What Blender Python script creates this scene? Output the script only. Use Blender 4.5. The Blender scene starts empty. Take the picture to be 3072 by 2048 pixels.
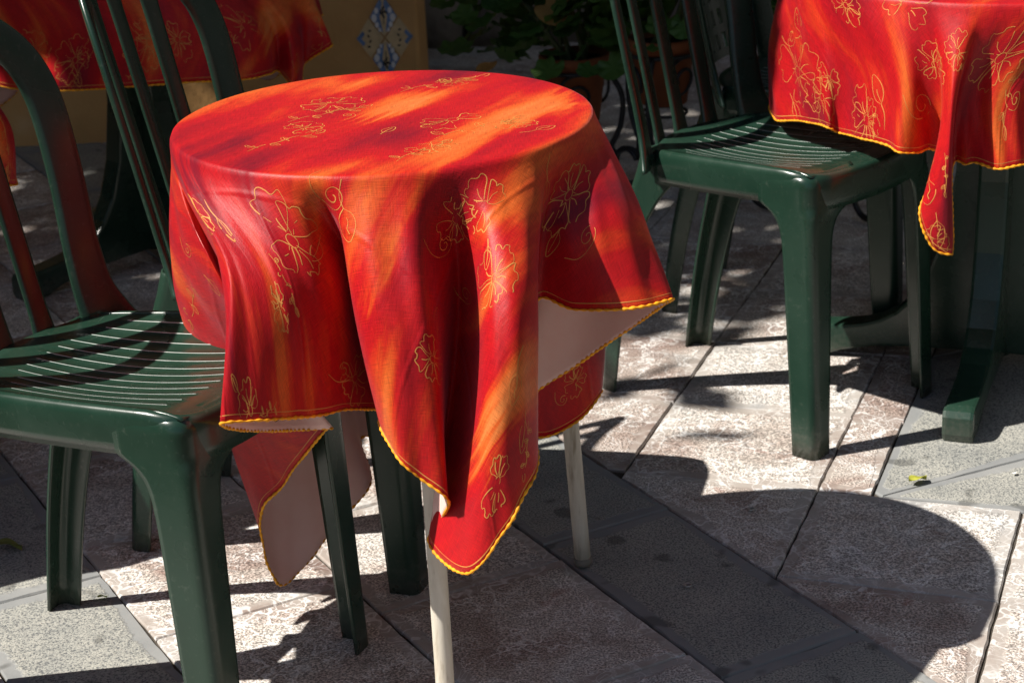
import bpy, bmesh, math, random
import numpy as np
from mathutils import Vector, Matrix, noise as mnoise

random.seed(7); rng = np.random.default_rng(11)
scene = bpy.context.scene
COL = scene.collection
R_ = math.radians

# ------------------------------------------------------------------ camera
CAM_F, CAM_H, CAM_P, CAM_R = 6000.0, 1.333, R_(20.52), R_(-2.91)   # focal in photo pixels (3072 wide)
K = 3072 / 2352
cR, sR = math.cos(CAM_R), math.sin(CAM_R)
cP, sP = math.cos(CAM_P), math.sin(CAM_P)
cam_d = bpy.data.cameras.new('camera'); cam = bpy.data.objects.new('camera', cam_d); COL.objects.link(cam)
cam_d.sensor_width = 36; cam_d.lens = 36 * CAM_F / 3072; cam_d.clip_start = 0.05; cam_d.clip_end = 400
fw = Vector((0, cP, -sP)); up0 = Vector((0, sP, cP)); rt0 = Vector((1, 0, 0))
rt = rt0 * cR + up0 * sR; up = up0 * cR - rt0 * sR
m = Matrix((rt, up, -fw)).transposed().to_4x4(); m.translation = (0, 0, CAM_H)
cam.matrix_world = m
cam_d.dof.use_dof = True; cam_d.dof.focus_distance = 2.55; cam_d.dof.aperture_fstop = 11
scene.camera = cam

# ------------------------------------------------------------------ sky, sun, exposure
SUN = Vector((-0.558, -0.131, 0.72)).normalized()      # towards the sun
el = math.asin(SUN.z); az = math.atan2(SUN.x, SUN.y)
w = bpy.data.worlds.new('World'); scene.world = w; w.use_nodes = True
nt = w.node_tree; bg = nt.nodes['Background']
sky = nt.nodes.new('ShaderNodeTexSky'); sky.sky_type = 'NISHITA'; sky.sun_disc = False
sky.sun_elevation = el; sky.sun_rotation = az
nt.links.new(sky.outputs[0], bg.inputs[0]); bg.inputs[1].default_value = 0.05
sl = bpy.data.lights.new('sun', 'SUN'); sl.energy = 5.0; sl.angle = R_(0.53); sl.color = (1.0, 0.95, 0.87)
so = bpy.data.objects.new('sun', sl); COL.objects.link(so)
so.rotation_euler = SUN.to_track_quat('Z', 'Y').to_euler(); so.location = (-4, -1, 6)
vs = scene.view_settings; vs.view_transform = 'Standard'; vs.look = 'None'; vs.gamma = 1; vs.exposure = 0.62
vs.use_curve_mapping = False

# ------------------------------------------------------------------ pixel helpers (photo pixels at 2352 wide)
def ray(x, y):
    u = (x * K - 1536) / CAM_F; v = -(y * K - 1024) / CAM_F
    u, v = u * cR - v * sR, u * sR + v * cR
    return np.array([u, cP + v * sP, -sP + v * cP])
def ground(x, y, z=0.0):
    r = ray(x, y); t = (z - CAM_H) / r[2]; return np.array([0, 0, CAM_H]) + t * r
def aty(x, y, Y):
    r = ray(x, y); return np.array([0, 0, CAM_H]) + r * (Y / r[1])
def project(P):
    P = np.asarray(P, float) - np.array([0, 0, CAM_H])
    f = P[..., 1] * cP - P[..., 2] * sP; upc = P[..., 1] * sP + P[..., 2] * cP
    u, v = CAM_F * P[..., 0] / f, CAM_F * upc / f
    u, v = u * cR + v * sR, -u * sR + v * cR
    return np.stack([(1536 + u) / K, (1024 - v) / K], -1)

# ------------------------------------------------------------------ object helpers
def mesh_obj(name, verts, faces, mats, parent=None, smooth=True, midx=None, uv=None):
    me = bpy.data.meshes.new(name)
    me.from_pydata([tuple(map(float, v)) for v in verts], [], [tuple(map(int, f)) for f in faces])
    if not isinstance(mats, (list, tuple)): mats = [mats]
    for mt in mats: me.materials.append(mt)
    if midx is not None: me.polygons.foreach_set('material_index', np.asarray(midx, np.int32))
    if smooth: me.polygons.foreach_set('use_smooth', np.ones(len(me.polygons), bool))
    if uv is not None:
        l = me.uv_layers.new(name='flat')
        vi = np.zeros(len(me.loops), np.int32); me.loops.foreach_get('vertex_index', vi)
        l.data.foreach_set('uv', np.asarray(uv, np.float32)[vi].ravel())
    me.update()
    o = bpy.data.objects.new(name, me); COL.objects.link(o)
    if parent is not None: o.parent = parent
    return o
def empty(name, loc=(0, 0, 0), rz=0.0):
    o = bpy.data.objects.new(name, None); COL.objects.link(o); o.location = loc; o.rotation_euler = (0, 0, rz)
    o.empty_display_size = 0.1; return o
def tag(o, label=None, cat=None, group=None, kind=None):
    if label: o['label'] = label
    if cat: o['category'] = cat
    if group: o['group'] = group
    if kind: o['kind'] = kind
    return o
def copy_tree(o, parent=None):
    c = o.copy(); COL.objects.link(c); c.parent = parent
    for ch in list(o.children): copy_tree(ch, c)
    return c

def tube(pts, rad, seg=8, closed=False, cap=True):
    """verts, faces of a tube along pts; rad scalar or list"""
    P = np.asarray(pts, float); n = len(P)
    rad = np.full(n, rad) if np.isscalar(rad) else np.asarray(rad, float)
    T = np.roll(P, -1, 0) - np.roll(P, 1, 0) if closed else np.gradient(P, axis=0)
    T /= np.linalg.norm(T, axis=1)[:, None] + 1e-12
    ref = np.array([0, 0, 1.0]) if abs(T[0][2]) < .9 else np.array([1.0, 0, 0])
    N = np.zeros_like(P); nrm = np.cross(T[0], ref); nrm /= np.linalg.norm(nrm)
    for i in range(n):
        nrm = nrm - T[i] * nrm.dot(T[i]); nrm /= np.linalg.norm(nrm) + 1e-12; N[i] = nrm
    B = np.cross(T, N)
    a = np.linspace(0, 2 * np.pi, seg, endpoint=False)
    V = (P[:, None] + rad[:, None, None] * (np.cos(a)[None, :, None] * N[:, None] + np.sin(a)[None, :, None] * B[:, None])).reshape(-1, 3)
    F = []
    m_ = n if closed else n - 1
    for i in range(m_):
        for j in range(seg):
            i2 = (i + 1) % n; j2 = (j + 1) % seg
            F.append((i * seg + j, i * seg + j2, i2 * seg + j2, i2 * seg + j))
    if cap and not closed:
        F.append(tuple(range(seg))[::-1]); F.append(tuple((n - 1) * seg + j for j in range(seg)))
    return V.tolist(), F
def join(parts):
    V, F = [], []
    for v, f in parts:
        o = len(V); V += list(v); F += [tuple(i + o for i in q) for q in f]
    return V, F
def lathe(prof, seg=32):
    V, F = [], []
    for r, z in prof:
        for k in range(seg):
            a = 2 * math.pi * k / seg; V.append((r * math.cos(a), r * math.sin(a), z))
    for i in range(len(prof) - 1):
        for k in range(seg):
            k2 = (k + 1) % seg
            F.append((i * seg + k, i * seg + k2, (i + 1) * seg + k2, (i + 1) * seg + k))
    return V, F
def hermite(xs, Y, q, period=None):
    """non-uniform Catmull-Rom through (xs, Y); Y (n,k)"""
    xs = np.asarray(xs, float); Y = np.asarray(Y, float); q = np.asarray(q, float)
    if period:
        xs = np.concatenate([xs[-2:] - period, xs, xs[:2] + period]); Y = np.concatenate([Y[-2:], Y, Y[:2]])
        q = (q - xs[2]) % period + xs[2]
    d = np.diff(Y, axis=0) / np.diff(xs)[:, None]; h = np.diff(xs)
    M = np.empty_like(Y); M[0] = d[0]; M[-1] = d[-1]
    M[1:-1] = (d[:-1] * h[1:, None] + d[1:] * h[:-1, None]) / (h[1:] + h[:-1])[:, None]
    i = np.clip(np.searchsorted(xs, q, side='right') - 1, 0, len(xs) - 2)
    t = ((q - xs[i]) / h[i])[:, None]; hh = h[i][:, None]
    return (2 * t**3 - 3 * t**2 + 1) * Y[i] + (t**3 - 2 * t**2 + t) * hh * M[i] + (-2 * t**3 + 3 * t**2) * Y[i + 1] + (t**3 - t**2) * hh * M[i + 1]

# ------------------------------------------------------------------ materials
def new_mat(name):
    mt = bpy.data.materials.new(name); mt.use_nodes = True
    b = mt.node_tree.nodes['Principled BSDF']; return mt, mt.node_tree, b
def N(t, typ, **kw):
    n = t.nodes.new(typ)
    for k, v in kw.items():
        if k in n.inputs: n.inputs[k].default_value = v
        else: setattr(n, k, v)
    return n
def ramp(t, stops, src=None, interp='LINEAR'):
    n = t.nodes.new('ShaderNodeValToRGB'); e = n.color_ramp.elements; n.color_ramp.interpolation = interp
    while len(e) > 1: e.remove(e[-1])
    e[0].position = stops[0][0]; c = stops[0][1]; e[0].color = (*c, 1) if len(c) == 3 else c
    for p, c in stops[1:]:
        x = e.new(p); x.color = (*c, 1)
    if src is not None: t.links.new(src, n.inputs[0])
    return n
def mixc(t, fac, a, b, blend='MIX'):
    n = t.nodes.new('ShaderNodeMix'); n.data_type = 'RGBA'; n.blend_type = blend
    for i, v in ((0, fac), (6, a), (7, b)):
        if isinstance(v, bpy.types.NodeSocket): t.links.new(v, n.inputs[i])
        elif i == 0: n.inputs[0].default_value = v
        else: n.inputs[i].default_value = (*v, 1)
    return n.outputs[2]
def math_(t, op, a, b=0.0):
    n = t.nodes.new('ShaderNodeMath'); n.operation = op
    for i, v in enumerate((a, b)):
        if isinstance(v, bpy.types.NodeSocket): t.links.new(v, n.inputs[i])
        else: n.inputs[i].default_value = v
    return n.outputs[0]
def bump(t, b, height, strength, dist):
    n = t.nodes.new('ShaderNodeBump'); n.inputs['Strength'].default_value = strength; n.inputs['Distance'].default_value = dist
    t.links.new(height, n.inputs['Height']); t.links.new(n.outputs[0], b.inputs['Normal']); return n
def noise(t, vec, scale, detail=4, rough=.55, dist=0.0):
    n = N(t, 'ShaderNodeTexNoise'); n.inputs['Scale'].default_value = scale; n.inputs['Detail'].default_value = detail
    n.inputs['Roughness'].default_value = rough; n.inputs['Distortion'].default_value = dist
    if vec is not None: t.links.new(vec, n.inputs['Vector'])
    return n
def simple(name, col, rough=.5, spec=.5, metal=0, var=0.0, vscale=40, bmp=0.0, bscale=300, bd=.001):
    mt, t, b = new_mat(name)
    b.inputs['Roughness'].default_value = rough; b.inputs['Specular IOR Level'].default_value = spec; b.inputs['Metallic'].default_value = metal
    geo = N(t, 'ShaderNodeTexCoord')
    if var:
        nn = noise(t, geo.outputs['Object'], vscale)
        r = ramp(t, [(.3, tuple(c * (1 - var) for c in col)), (.7, tuple(min(1, c * (1 + var)) for c in col))], nn.outputs[0])
        t.links.new(r.outputs[0], b.inputs['Base Color'])
    else: b.inputs['Base Color'].default_value = (*col, 1)
    if bmp:
        n2 = noise(t, geo.outputs['Object'], bscale, 3); bump(t, b, n2.outputs[0], bmp, bd)
    return mt

def cloth_mat():
    mt, t, b = new_mat('printed_satin')
    uv = N(t, 'ShaderNodeUVMap'); uv.uv_map = 'flat'
    mp = N(t, 'ShaderNodeMapping'); mp.inputs['Rotation'].default_value = (0, 0, R_(-60)); t.links.new(uv.outputs[0], mp.inputs[0])
    def stretched(sx, sy, loc):
        m2 = N(t, 'ShaderNodeMapping'); m2.inputs['Scale'].default_value = (sx, sy, 1); m2.inputs['Location'].default_value = (loc, loc * .7, 0)
        t.links.new(mp.outputs[0], m2.inputs[0]); return m2.outputs[0]
    big = noise(t, stretched(3.2, 9.5, 3.1), 1.0, 1.6, .5, .25)
    fine = noise(t, stretched(7, 90, 1.0), 1.0, 3, .6, .2)
    mid = noise(t, stretched(5.5, 17, 7.7), 1.0, 3, .6, .5)
    s = math_(t, 'ADD', math_(t, 'MULTIPLY', big.outputs[0], .72), math_(t, 'ADD', math_(t, 'MULTIPLY', fine.outputs[0], .10), math_(t, 'MULTIPLY', mid.outputs[0], .18)))
    # the dyer's broad orange sweeps across the middle of the cloth
    sep = N(t, 'ShaderNodeSeparateXYZ'); t.links.new(mp.outputs[0], sep.inputs[0])
    def sweep(c0, wd, a0, a1, amt):
        wob = math_(t, 'MULTIPLY', math_(t, 'SUBTRACT', mid.outputs[0], .5), .10)
        d = math_(t, 'ABSOLUTE', math_(t, 'ADD', math_(t, 'SUBTRACT', sep.outputs[1], c0), wob))
        m1 = N(t, 'ShaderNodeMapRange', interpolation_type='SMOOTHSTEP'); t.links.new(d, m1.inputs[0]); m1.inputs[1].default_value = wd; m1.inputs[2].default_value = wd * .25
        h_ = math_(t, 'ABSOLUTE', math_(t, 'ADD', math_(t, 'SUBTRACT', sep.outputs[0], (a0 + a1) / 2), math_(t, 'MULTIPLY', math_(t, 'SUBTRACT', fine.outputs[0], .5), .22)))
        m2 = N(t, 'ShaderNodeMapRange', interpolation_type='SMOOTHSTEP'); t.links.new(h_, m2.inputs[0]); m2.inputs[1].default_value = (a1 - a0) / 2 + .05; m2.inputs[2].default_value = (a1 - a0) / 2 - .05
        return math_(t, 'MULTIPLY', math_(t, 'MULTIPLY', m1.outputs[0], m2.outputs[0]), amt)
    for q_ in ((-.155, .058, -.40, .20, .15), (.15, .050, -.25, .16, .10), (.02, .045, -.02, .14, .12), (-.05, .05, -.62, -.44, .08), (-.52, .07, -.3, .3, .12)):
        s = math_(t, 'ADD', s, sweep(*q_))
    s = math_(t, 'SUBTRACT', s, .020)
    r = ramp(t, [(.33, (.22, .003, .016)), (.41, (.38, .004, .012)), (.48, (.49, .0055, .011)), (.53, (.53, .0085, .009)), (.57, (.61, .034, .009)), (.635, (.73, .125, .018)), (.75, (.78, .24, .060))], s)
    # thread-by-thread variation of the weave
    def threads(sx, sy):
        m2 = N(t, 'ShaderNodeMapping'); m2.inputs['Scale'].default_value = (sx, sy, 1); t.links.new(uv.outputs[0], m2.inputs[0]); return noise(t, m2.outputs[0], 1.0, 2, .5).outputs[0]
    th_ = math_(t, 'ADD', threads(1100, 45), threads(45, 1100))
    tv_ = ramp(t, [(.38, (.70, .70, .70)), (.62, (1.28, 1.28, 1.28))], math_(t, 'MULTIPLY', th_, .5))
    colr = mixc(t, 1.0, r.outputs[0], tv_.outputs[0], 'MULTIPLY')
    t.links.new(colr, b.inputs['Base Color'])
    b.inputs['Roughness'].default_value = .46; b.inputs['Specular IOR Level'].default_value = .34
    b.inputs['Sheen Weight'].default_value = .16; b.inputs['Sheen Roughness'].default_value = .4; b.inputs['Sheen Tint'].default_value = (1, .45, .55, 1)
    wr = noise(t, stretched(9, 34, 2.2), 1.0, 4, .6, .6)
    hh = math_(t, 'ADD', math_(t, 'MULTIPLY', th_, .16), math_(t, 'MULTIPLY', wr.outputs[0], .85))
    # pressed fold lines left from the ironing
    mq = N(t, 'ShaderNodeMapping'); mq.inputs['Rotation'].default_value = (0, 0, R_(33)); t.links.new(uv.outputs[0], mq.inputs[0]); sq = N(t, 'ShaderNodeSeparateXYZ'); t.links.new(mq.outputs[0], sq.inputs[0])
    for k_, c_ in ((0, .29), (0, -.29), (1, .29), (1, -.29), (0, 0.0)):
        mr = N(t, 'ShaderNodeMapRange', interpolation_type='SMOOTHSTEP'); t.links.new(math_(t, 'ABSOLUTE', math_(t, 'SUBTRACT', sq.outputs[k_], c_)), mr.inputs[0]); mr.inputs[1].default_value = .007; mr.inputs[2].default_value = 0.0
        hh = math_(t, 'ADD', hh, math_(t, 'MULTIPLY', mr.outputs[0], .55))
    bump(t, b, hh, .5, .0022)
    tr = N(t, 'ShaderNodeBsdfTranslucent'); t.links.new(r.outputs[0], tr.inputs[0])
    mx = N(t, 'ShaderNodeMixShader'); mx.inputs[0].default_value = .22
    out = t.nodes['Material Output']; t.links.new(b.outputs[0], mx.inputs[1]); t.links.new(tr.outputs[0], mx.inputs[2]); t.links.new(mx.outputs[0], out.inputs[0])
    return mt
def lining_mat():
    mt, t, b = new_mat('pale_pink_reverse')
    b.inputs['Base Color'].default_value = (.58, .30, .27, 1); b.inputs['Roughness'].default_value = .75
    tc = N(t, 'ShaderNodeTexCoord'); n = noise(t, tc.outputs['Object'], 30, 3)
    r = ramp(t, [(.3, (.92, .61, .55)), (.7, (.95, .68, .62))], n.outputs[0]); t.links.new(r.outputs[0], b.inputs['Base Color'])
    tr = N(t, 'ShaderNodeBsdfTranslucent'); tr.inputs[0].default_value = (.92, .66, .60, 1)
    mx = N(t, 'ShaderNodeMixShader'); mx.inputs[0].default_value = .15
    out = t.nodes['Material Output']; t.links.new(b.outputs[0], mx.inputs[1]); t.links.new(tr.outputs[0], mx.inputs[2]); t.links.new(mx.outputs[0], out.inputs[0])
    return mt
M_CLOTH = cloth_mat(); M_LINE = lining_mat()
M_GOLD = simple('gold_print', (.60, .25, .06), .6, .3, 0, .2, 60)
M_TRIM = simple('yellow_braid', (.80, .33, .012), .65, .3, 0, .3, 90)

def plastic_mat():
    mt, t, b = new_mat('green_plastic')
    tc = N(t, 'ShaderNodeTexCoord')
    n = noise(t, tc.outputs['Object'], 9, 4); n2 = noise(t, tc.outputs['Object'], 130, 3)
    r = ramp(t, [(.3, (.009, .029, .018)), (.7, (.015, .041, .027))], n.outputs[0])
    dust = ramp(t, [(.60, (0, 0, 0)), (.80, (.25, .25, .25))], n2.outputs[0])
    t.links.new(mixc(t, math_(t, 'MULTIPLY', dust.outputs[0], .9), r.outputs[0], (.13, .15, .12)), b.inputs['Base Color'])
    b_in = b.inputs['Base Color']; prev = b_in.links[0].from_socket
    m2 = N(t, 'ShaderNodeMapping'); m2.inputs['Scale'].default_value = (260, 18, 60); m2.inputs['Rotation'].default_value = (.3, .5, .8); t.links.new(tc.outputs['Object'], m2.inputs[0])
    scr = ramp(t, [(.70, (0, 0, 0)), (.76, (1, 1, 1))], noise(t, m2.outputs[0], 1, 2, .5).outputs[0])
    c5 = mixc(t, math_(t, 'MULTIPLY', scr.outputs[0], .22), prev, (.12, .16, .13))
    sp_ = N(t, 'ShaderNodeSeparateXYZ'); t.links.new(tc.outputs['Object'], sp_.inputs[0]); ft_ = N(t, 'ShaderNodeMapRange'); t.links.new(math_(t, 'ADD', sp_.outputs[2], math_(t, 'MULTIPLY', math_(t, 'SUBTRACT', n2.outputs[0], .5), .10)), ft_.inputs[0]); ft_.inputs[1].default_value = .05; ft_.inputs[2].default_value = .0
    t.links.new(mixc(t, math_(t, 'MULTIPLY', ft_.outputs[0], .35), c5, (.14, .13, .11)), b_in)
    rr = ramp(t, [(.3, (.20, .20, .20)), (.7, (.36, .36, .36))], n.outputs[0]); t.links.new(rr.outputs[0], b.inputs['Roughness'])
    n3 = noise(t, tc.outputs['Object'], 700, 2); bump(t, b, n3.outputs[0], .10, .0005)
    return mt
M_GREEN = plastic_mat()
M_GROOVE = simple('groove_glint', (.50, .55, .52), .35, .5, 0, .2, 60)  # pale colour paints the bright glint lines along the seat grooves
M_LEGW = None
def leg_white():
    mt, t, b = new_mat('chalky_white_paint')
    tc = N(t, 'ShaderNodeTexCoord'); mp = N(t, 'ShaderNodeMapping'); mp.inputs['Scale'].default_value = (60, 60, 7); t.links.new(tc.outputs['Object'], mp.inputs[0])
    n = noise(t, mp.outputs[0], 1, 5, .7)
    r = ramp(t, [(.28, (.30, .25, .18)), (.45, (.58, .53, .44)), (.7, (.68, .64, .56))], n.outputs[0])
    t.links.new(r.outputs[0], b.inputs['Base Color']); b.inputs['Roughness'].default_value = .5
    return mt
M_LEGW = leg_white()
M_RUBBER = simple('grey_foot_cap', (.20, .18, .15), .7)
M_IRON = simple('black_wrought_iron', (.010, .011, .014), .45, .5, 0, .3, 60, .2, 200)
M_TERRA = simple('terracotta', (.24, .075, .028), .75, .3, 0, .25, 18, .2, 150)
M_SOIL = simple('potting_soil', (.02, .013, .008), .95, .1, 0, .4, 80, .6, 120, .004)
M_WOOD = simple('chipboard', (.35, .25, .15), .7)

def marble_mat():
    mt, t, b = new_mat('hammered_breccia_marble')
    tc = N(t, 'ShaderNodeTexCoord'); oi = N(t, 'ShaderNodeObjectInfo')
    off = N(t, 'ShaderNodeVectorMath'); off.operation = 'MULTIPLY_ADD'
    cmb = N(t, 'ShaderNodeCombineXYZ'); t.links.new(math_(t, 'MULTIPLY', oi.outputs['Random'], 37), cmb.inputs[0]); t.links.new(math_(t, 'MULTIPLY', oi.outputs['Random'], 91), cmb.inputs[1])
    add = N(t, 'ShaderNodeVectorMath'); add.operation = 'ADD'; t.links.new(tc.outputs['Object'], add.inputs[0]); t.links.new(cmb.outputs[0], add.inputs[1])
    v = add.outputs[0]
    at = N(t, 'ShaderNodeAttribute'); at.attribute_name = 'band'
    big = noise(t, v, 4.5, 5, .62, .8)
    shf = math_(t, 'ADD', big.outputs[0], math_(t, 'MULTIPLY', math_(t, 'SUBTRACT', oi.outputs['Random'], .5), .22))
    base = ramp(t, [(.28, (.20, .14, .12)), (.40, (.30, .24, .21)), (.50, (.39, .345, .31)), (.60, (.44, .41, .38)), (.74, (.34, .335, .33))], shf)
    # white calcite veins
    warp = noise(t, v, 9, 3); vw = N(t, 'ShaderNodeVectorMath'); vw.operation = 'MULTIPLY_ADD'
    t.links.new(warp.outputs['Color'], vw.inputs[0]); vw.inputs[1].default_value = (.26, .26, .26); t.links.new(v, vw.inputs[2])
    vo = N(t, 'ShaderNodeTexVoronoi'); vo.feature = 'DISTANCE_TO_EDGE'; vo.inputs['Scale'].default_value = 14; t.links.new(vw.outputs[0], vo.inputs[0])
    vo2 = N(t, 'ShaderNodeTexVoronoi'); vo2.feature = 'DISTANCE_TO_EDGE'; vo2.inputs['Scale'].default_value = 55; t.links.new(vw.outputs[0], vo2.inputs[0])
    vr = ramp(t, [(.0, (1, 1, 1)), (.05, (0, 0, 0))], vo.outputs[0]); vr2 = ramp(t, [(.0, (1, 1, 1)), (.075, (0, 0, 0))], vo2.outputs[0])
    msk = ramp(t, [(.38, (0, 0, 0)), (.56, (1, 1, 1))], noise(t, v, 7, 3).outputs[0])
    msk2 = ramp(t, [(.42, (0, 0, 0)), (.56, (1, 1, 1))], noise(t, v, 14, 3).outputs[0])
    veins = math_(t, 'ADD', math_(t, 'MULTIPLY', vr.outputs[0], msk.outputs[0]), math_(t, 'MULTIPLY', math_(t, 'MULTIPLY', vr2.outputs[0], msk2.outputs[0]), .7))
    veins = math_(t, 'MULTIPLY', veins, math_(t, 'ADD', .55, math_(t, 'MULTIPLY', math_(t, 'FRACT', math_(t, 'MULTIPLY', oi.outputs['Random'], 7.31)), .95)))
    c1 = mixc(t, math_(t, 'MINIMUM', math_(t, 'MULTIPLY', veins, .82), .9), base.outputs[0], (.76, .74, .72))
    inner = N(t, 'ShaderNodeMapRange'); inner.inputs[1].default_value = .38; inner.inputs[2].default_value = .62; t.links.new(math_(t, 'ADD', math_(t, 'SUBTRACT', 1.0, at.outputs['Fac']), math_(t, 'MULTIPLY', math_(t, 'SUBTRACT', noise(t, v, 60, 3).outputs[0], .5), .9)), inner.inputs[0]); inner = inner.outputs[0]
    # bush-hammered speckle in the middle of each slab, none on the tooled margin
    sp = noise(t, v, 300, 3, .65); spk = ramp(t, [(.38, (.38, .37, .36)), (.46, (.85, .84, .83)), (.53, (1.6, 1.6, 1.59)), (.62, (2.35, 2.35, 2.35))], sp.outputs[0])
    c2 = mixc(t, math_(t, 'MULTIPLY', inner, .8), c1, mixc(t, 1.0, c1, spk.outputs[0], 'MULTIPLY'))
    c2 = mixc(t, math_(t, 'MINIMUM', math_(t, 'MULTIPLY', veins, .45), .7), c2, (.72, .71, .70))
    red = ramp(t, [(.66, (0, 0, 0)), (.74, (1, 1, 1))], noise(t, v, 6.5, 4, .6, 1.0).outputs[0])
    c3 = mixc(t, math_(t, 'MULTIPLY', red.outputs[0], .6), c2, (.30, .10, .07))
    # dirt
    d = ramp(t, [(.60, (0, 0, 0)), (.72, (1, 1, 1))], noise(t, tc.outputs['Object'], 16, 4, .6).outputs[0])
    c4 = mixc(t, math_(t, 'MULTIPLY', d.outputs[0], .35), c3, (.16, .14, .12))
    t.links.new(c4, b.inputs['Base Color']); b.inputs['Roughness'].default_value = .55; b.inputs['Specular IOR Level'].default_value = .45
    h = math_(t, 'ADD', math_(t, 'MULTIPLY', sp.outputs[0], math_(t, 'ADD', math_(t, 'MULTIPLY', inner, 1.0), .12)), math_(t, 'MULTIPLY', noise(t, v, 24, 3).outputs[0], .8))
    bump(t, b, h, .8, .0032)
    return mt
def granite_mat():
    mt, t, b = new_mat('pitted_grey_limestone')
    tc = N(t, 'ShaderNodeTexCoord'); oi = N(t, 'ShaderNodeObjectInfo')
    cmb = N(t, 'ShaderNodeCombineXYZ'); t.links.new(math_(t, 'MULTIPLY', oi.outputs['Random'], 53), cmb.inputs[0])
    add = N(t, 'ShaderNodeVectorMath'); add.operation = 'ADD'; t.links.new(tc.outputs['Object'], add.inputs[0]); t.links.new(cmb.outputs[0], add.inputs[1])
    v = add.outputs[0]
    at = N(t, 'ShaderNodeAttribute'); at.attribute_name = 'band'
    sp = noise(t, v, 330, 3, .65)
    inner = N(t, 'ShaderNodeMapRange'); inner.inputs[1].default_value = .38; inner.inputs[2].default_value = .62; t.links.new(math_(t, 'ADD', math_(t, 'SUBTRACT', 1.0, at.outputs['Fac']), math_(t, 'MULTIPLY', math_(t, 'SUBTRACT', noise(t, v, 60, 3).outputs[0], .5), .9)), inner.inputs[0]); inner = inner.outputs[0]
    base = ramp(t, [(.3, (.21, .218, .222)), (.7, (.29, .292, .285))], noise(t, v, 8, 4).outputs[0])
    spk = ramp(t, [(.40, (.42, .44, .46)), (.47, (1.25, 1.22, 1.12)), (.62, (1.75, 1.68, 1.50))], sp.outputs[0])
    c1 = mixc(t, math_(t, 'MULTIPLY', inner, .9), base.outputs[0], mixc(t, 1.0, base.outputs[0], spk.outputs[0], 'MULTIPLY'))
    st = ramp(t, [(.63, (0, 0, 0)), (.68, (1, 1, 1))], noise(t, v, 15, 2, .45).outputs[0])
    c2 = mixc(t, math_(t, 'MULTIPLY', st.outputs[0], .55), c1, (.06, .06, .056))
    t.links.new(c2, b.inputs['Base Color']); b.inputs['Roughness'].default_value = .7; b.inputs['Specular IOR Level'].default_value = .3
    h = math_(t, 'ADD', math_(t, 'MULTIPLY', sp.outputs[0], math_(t, 'ADD', inner, .1)), math_(t, 'MULTIPLY', noise(t, v, 30, 3).outputs[0], .6))
    bump(t, b, h, .7, .0026)
    return mt
M_MARBLE = marble_mat(); M_GRAN = granite_mat()
M_MORTAR = simple('dirty_mortar', (.065, .056, .046), .95, .1, 0, .4, 30, .6, 140, .004)

def plaster_mat():
    mt, t, b = new_mat('ochre_plaster')
    tc = N(t, 'ShaderNodeTexCoord'); n = noise(t, tc.outputs['Object'], 5, 5, .6); n2 = noise(t, tc.outputs['Object'], 90, 3)
    r = ramp(t, [(.3, (.52, .275, .095)), (.6, (.62, .345, .125)), (.75, (.65, .40, .18))], n.outputs[0])
    t.links.new(r.outputs[0], b.inputs['Base Color']); b.inputs['Roughness'].default_value = .9
    bump(t, b, n2.outputs[0], .4, .003); return mt
M_PLASTER = plaster_mat()
M_STONE = simple('rubble_stone', (.17, .145, .12), .9, .2, 0, .4, 9, .8, 40, .01)

# ------------------------------------------------------------------ pavement
A0 = R_(-62); U = np.array([math.cos(A0), math.sin(A0)]); V = np.array([-U[1], U[0]])
A1 = R_(69.5); D1 = np.array([math.cos(A1), math.sin(A1)]); W1 = np.array([D1[1], -D1[0]])
def clip(poly, n, c):
    out = []
    for i in range(len(poly)):
        a, b = poly[i], poly[(i + 1) % len(poly)]; da, db = a @ n - c, b @ n - c
        if da >= 0: out.append(a)
        if da * db < 0: out.append(a + (b - a) * (da / (da - db)))
    return out
def area(p):
    return .5 * abs(sum(p[i][0] * p[(i + 1) % len(p)][1] - p[(i + 1) % len(p)][0] * p[i][1] for i in range(len(p))))
def inset(p, d):
    q = list(p); c = sum(p) / len(p)
    for i in range(len(p)):
        a, b = p[i], p[(i + 1) % len(p)]; e = b - a; L = np.linalg.norm(e)
        if L < 1e-5: continue
        n = np.array([-e[1], e[0]]) / L
        if (c - a) @ n < 0: n = -n
        q = clip(q, n, a @ n + d)
        if len(q) < 3: return []
    return q
pave = mesh_obj('pavement', [(-60, -60, -.0065), (60, -60, -.0065), (60, 60, -.0065), (-60, 60, -.0065)], [(0, 1, 2, 3)], M_MORTAR, smooth=False)
tag(pave, kind='structure')
slab_n = [0]
def resample_ring(poly, n):
    """n points along the closed outline, starting at its first corner, keeping the corners"""
    P = np.array(poly); L = np.linalg.norm(np.roll(P, -1, 0) - P, axis=1); cum = np.concatenate([[0], np.cumsum(L)]); tot = cum[-1]
    s = np.arange(n) * tot / n
    for c in cum[:-1]:
        s[np.argmin(np.abs(s - c))] = c
    out = []
    for q in s:
        i = min(np.searchsorted(cum, q, side='right') - 1, len(P) - 1); f = (q - cum[i]) / max(L[i], 1e-9)
        out.append(P[i] + (P[(i + 1) % len(P)] - P[i]) * f)
    return np.array(out)
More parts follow.
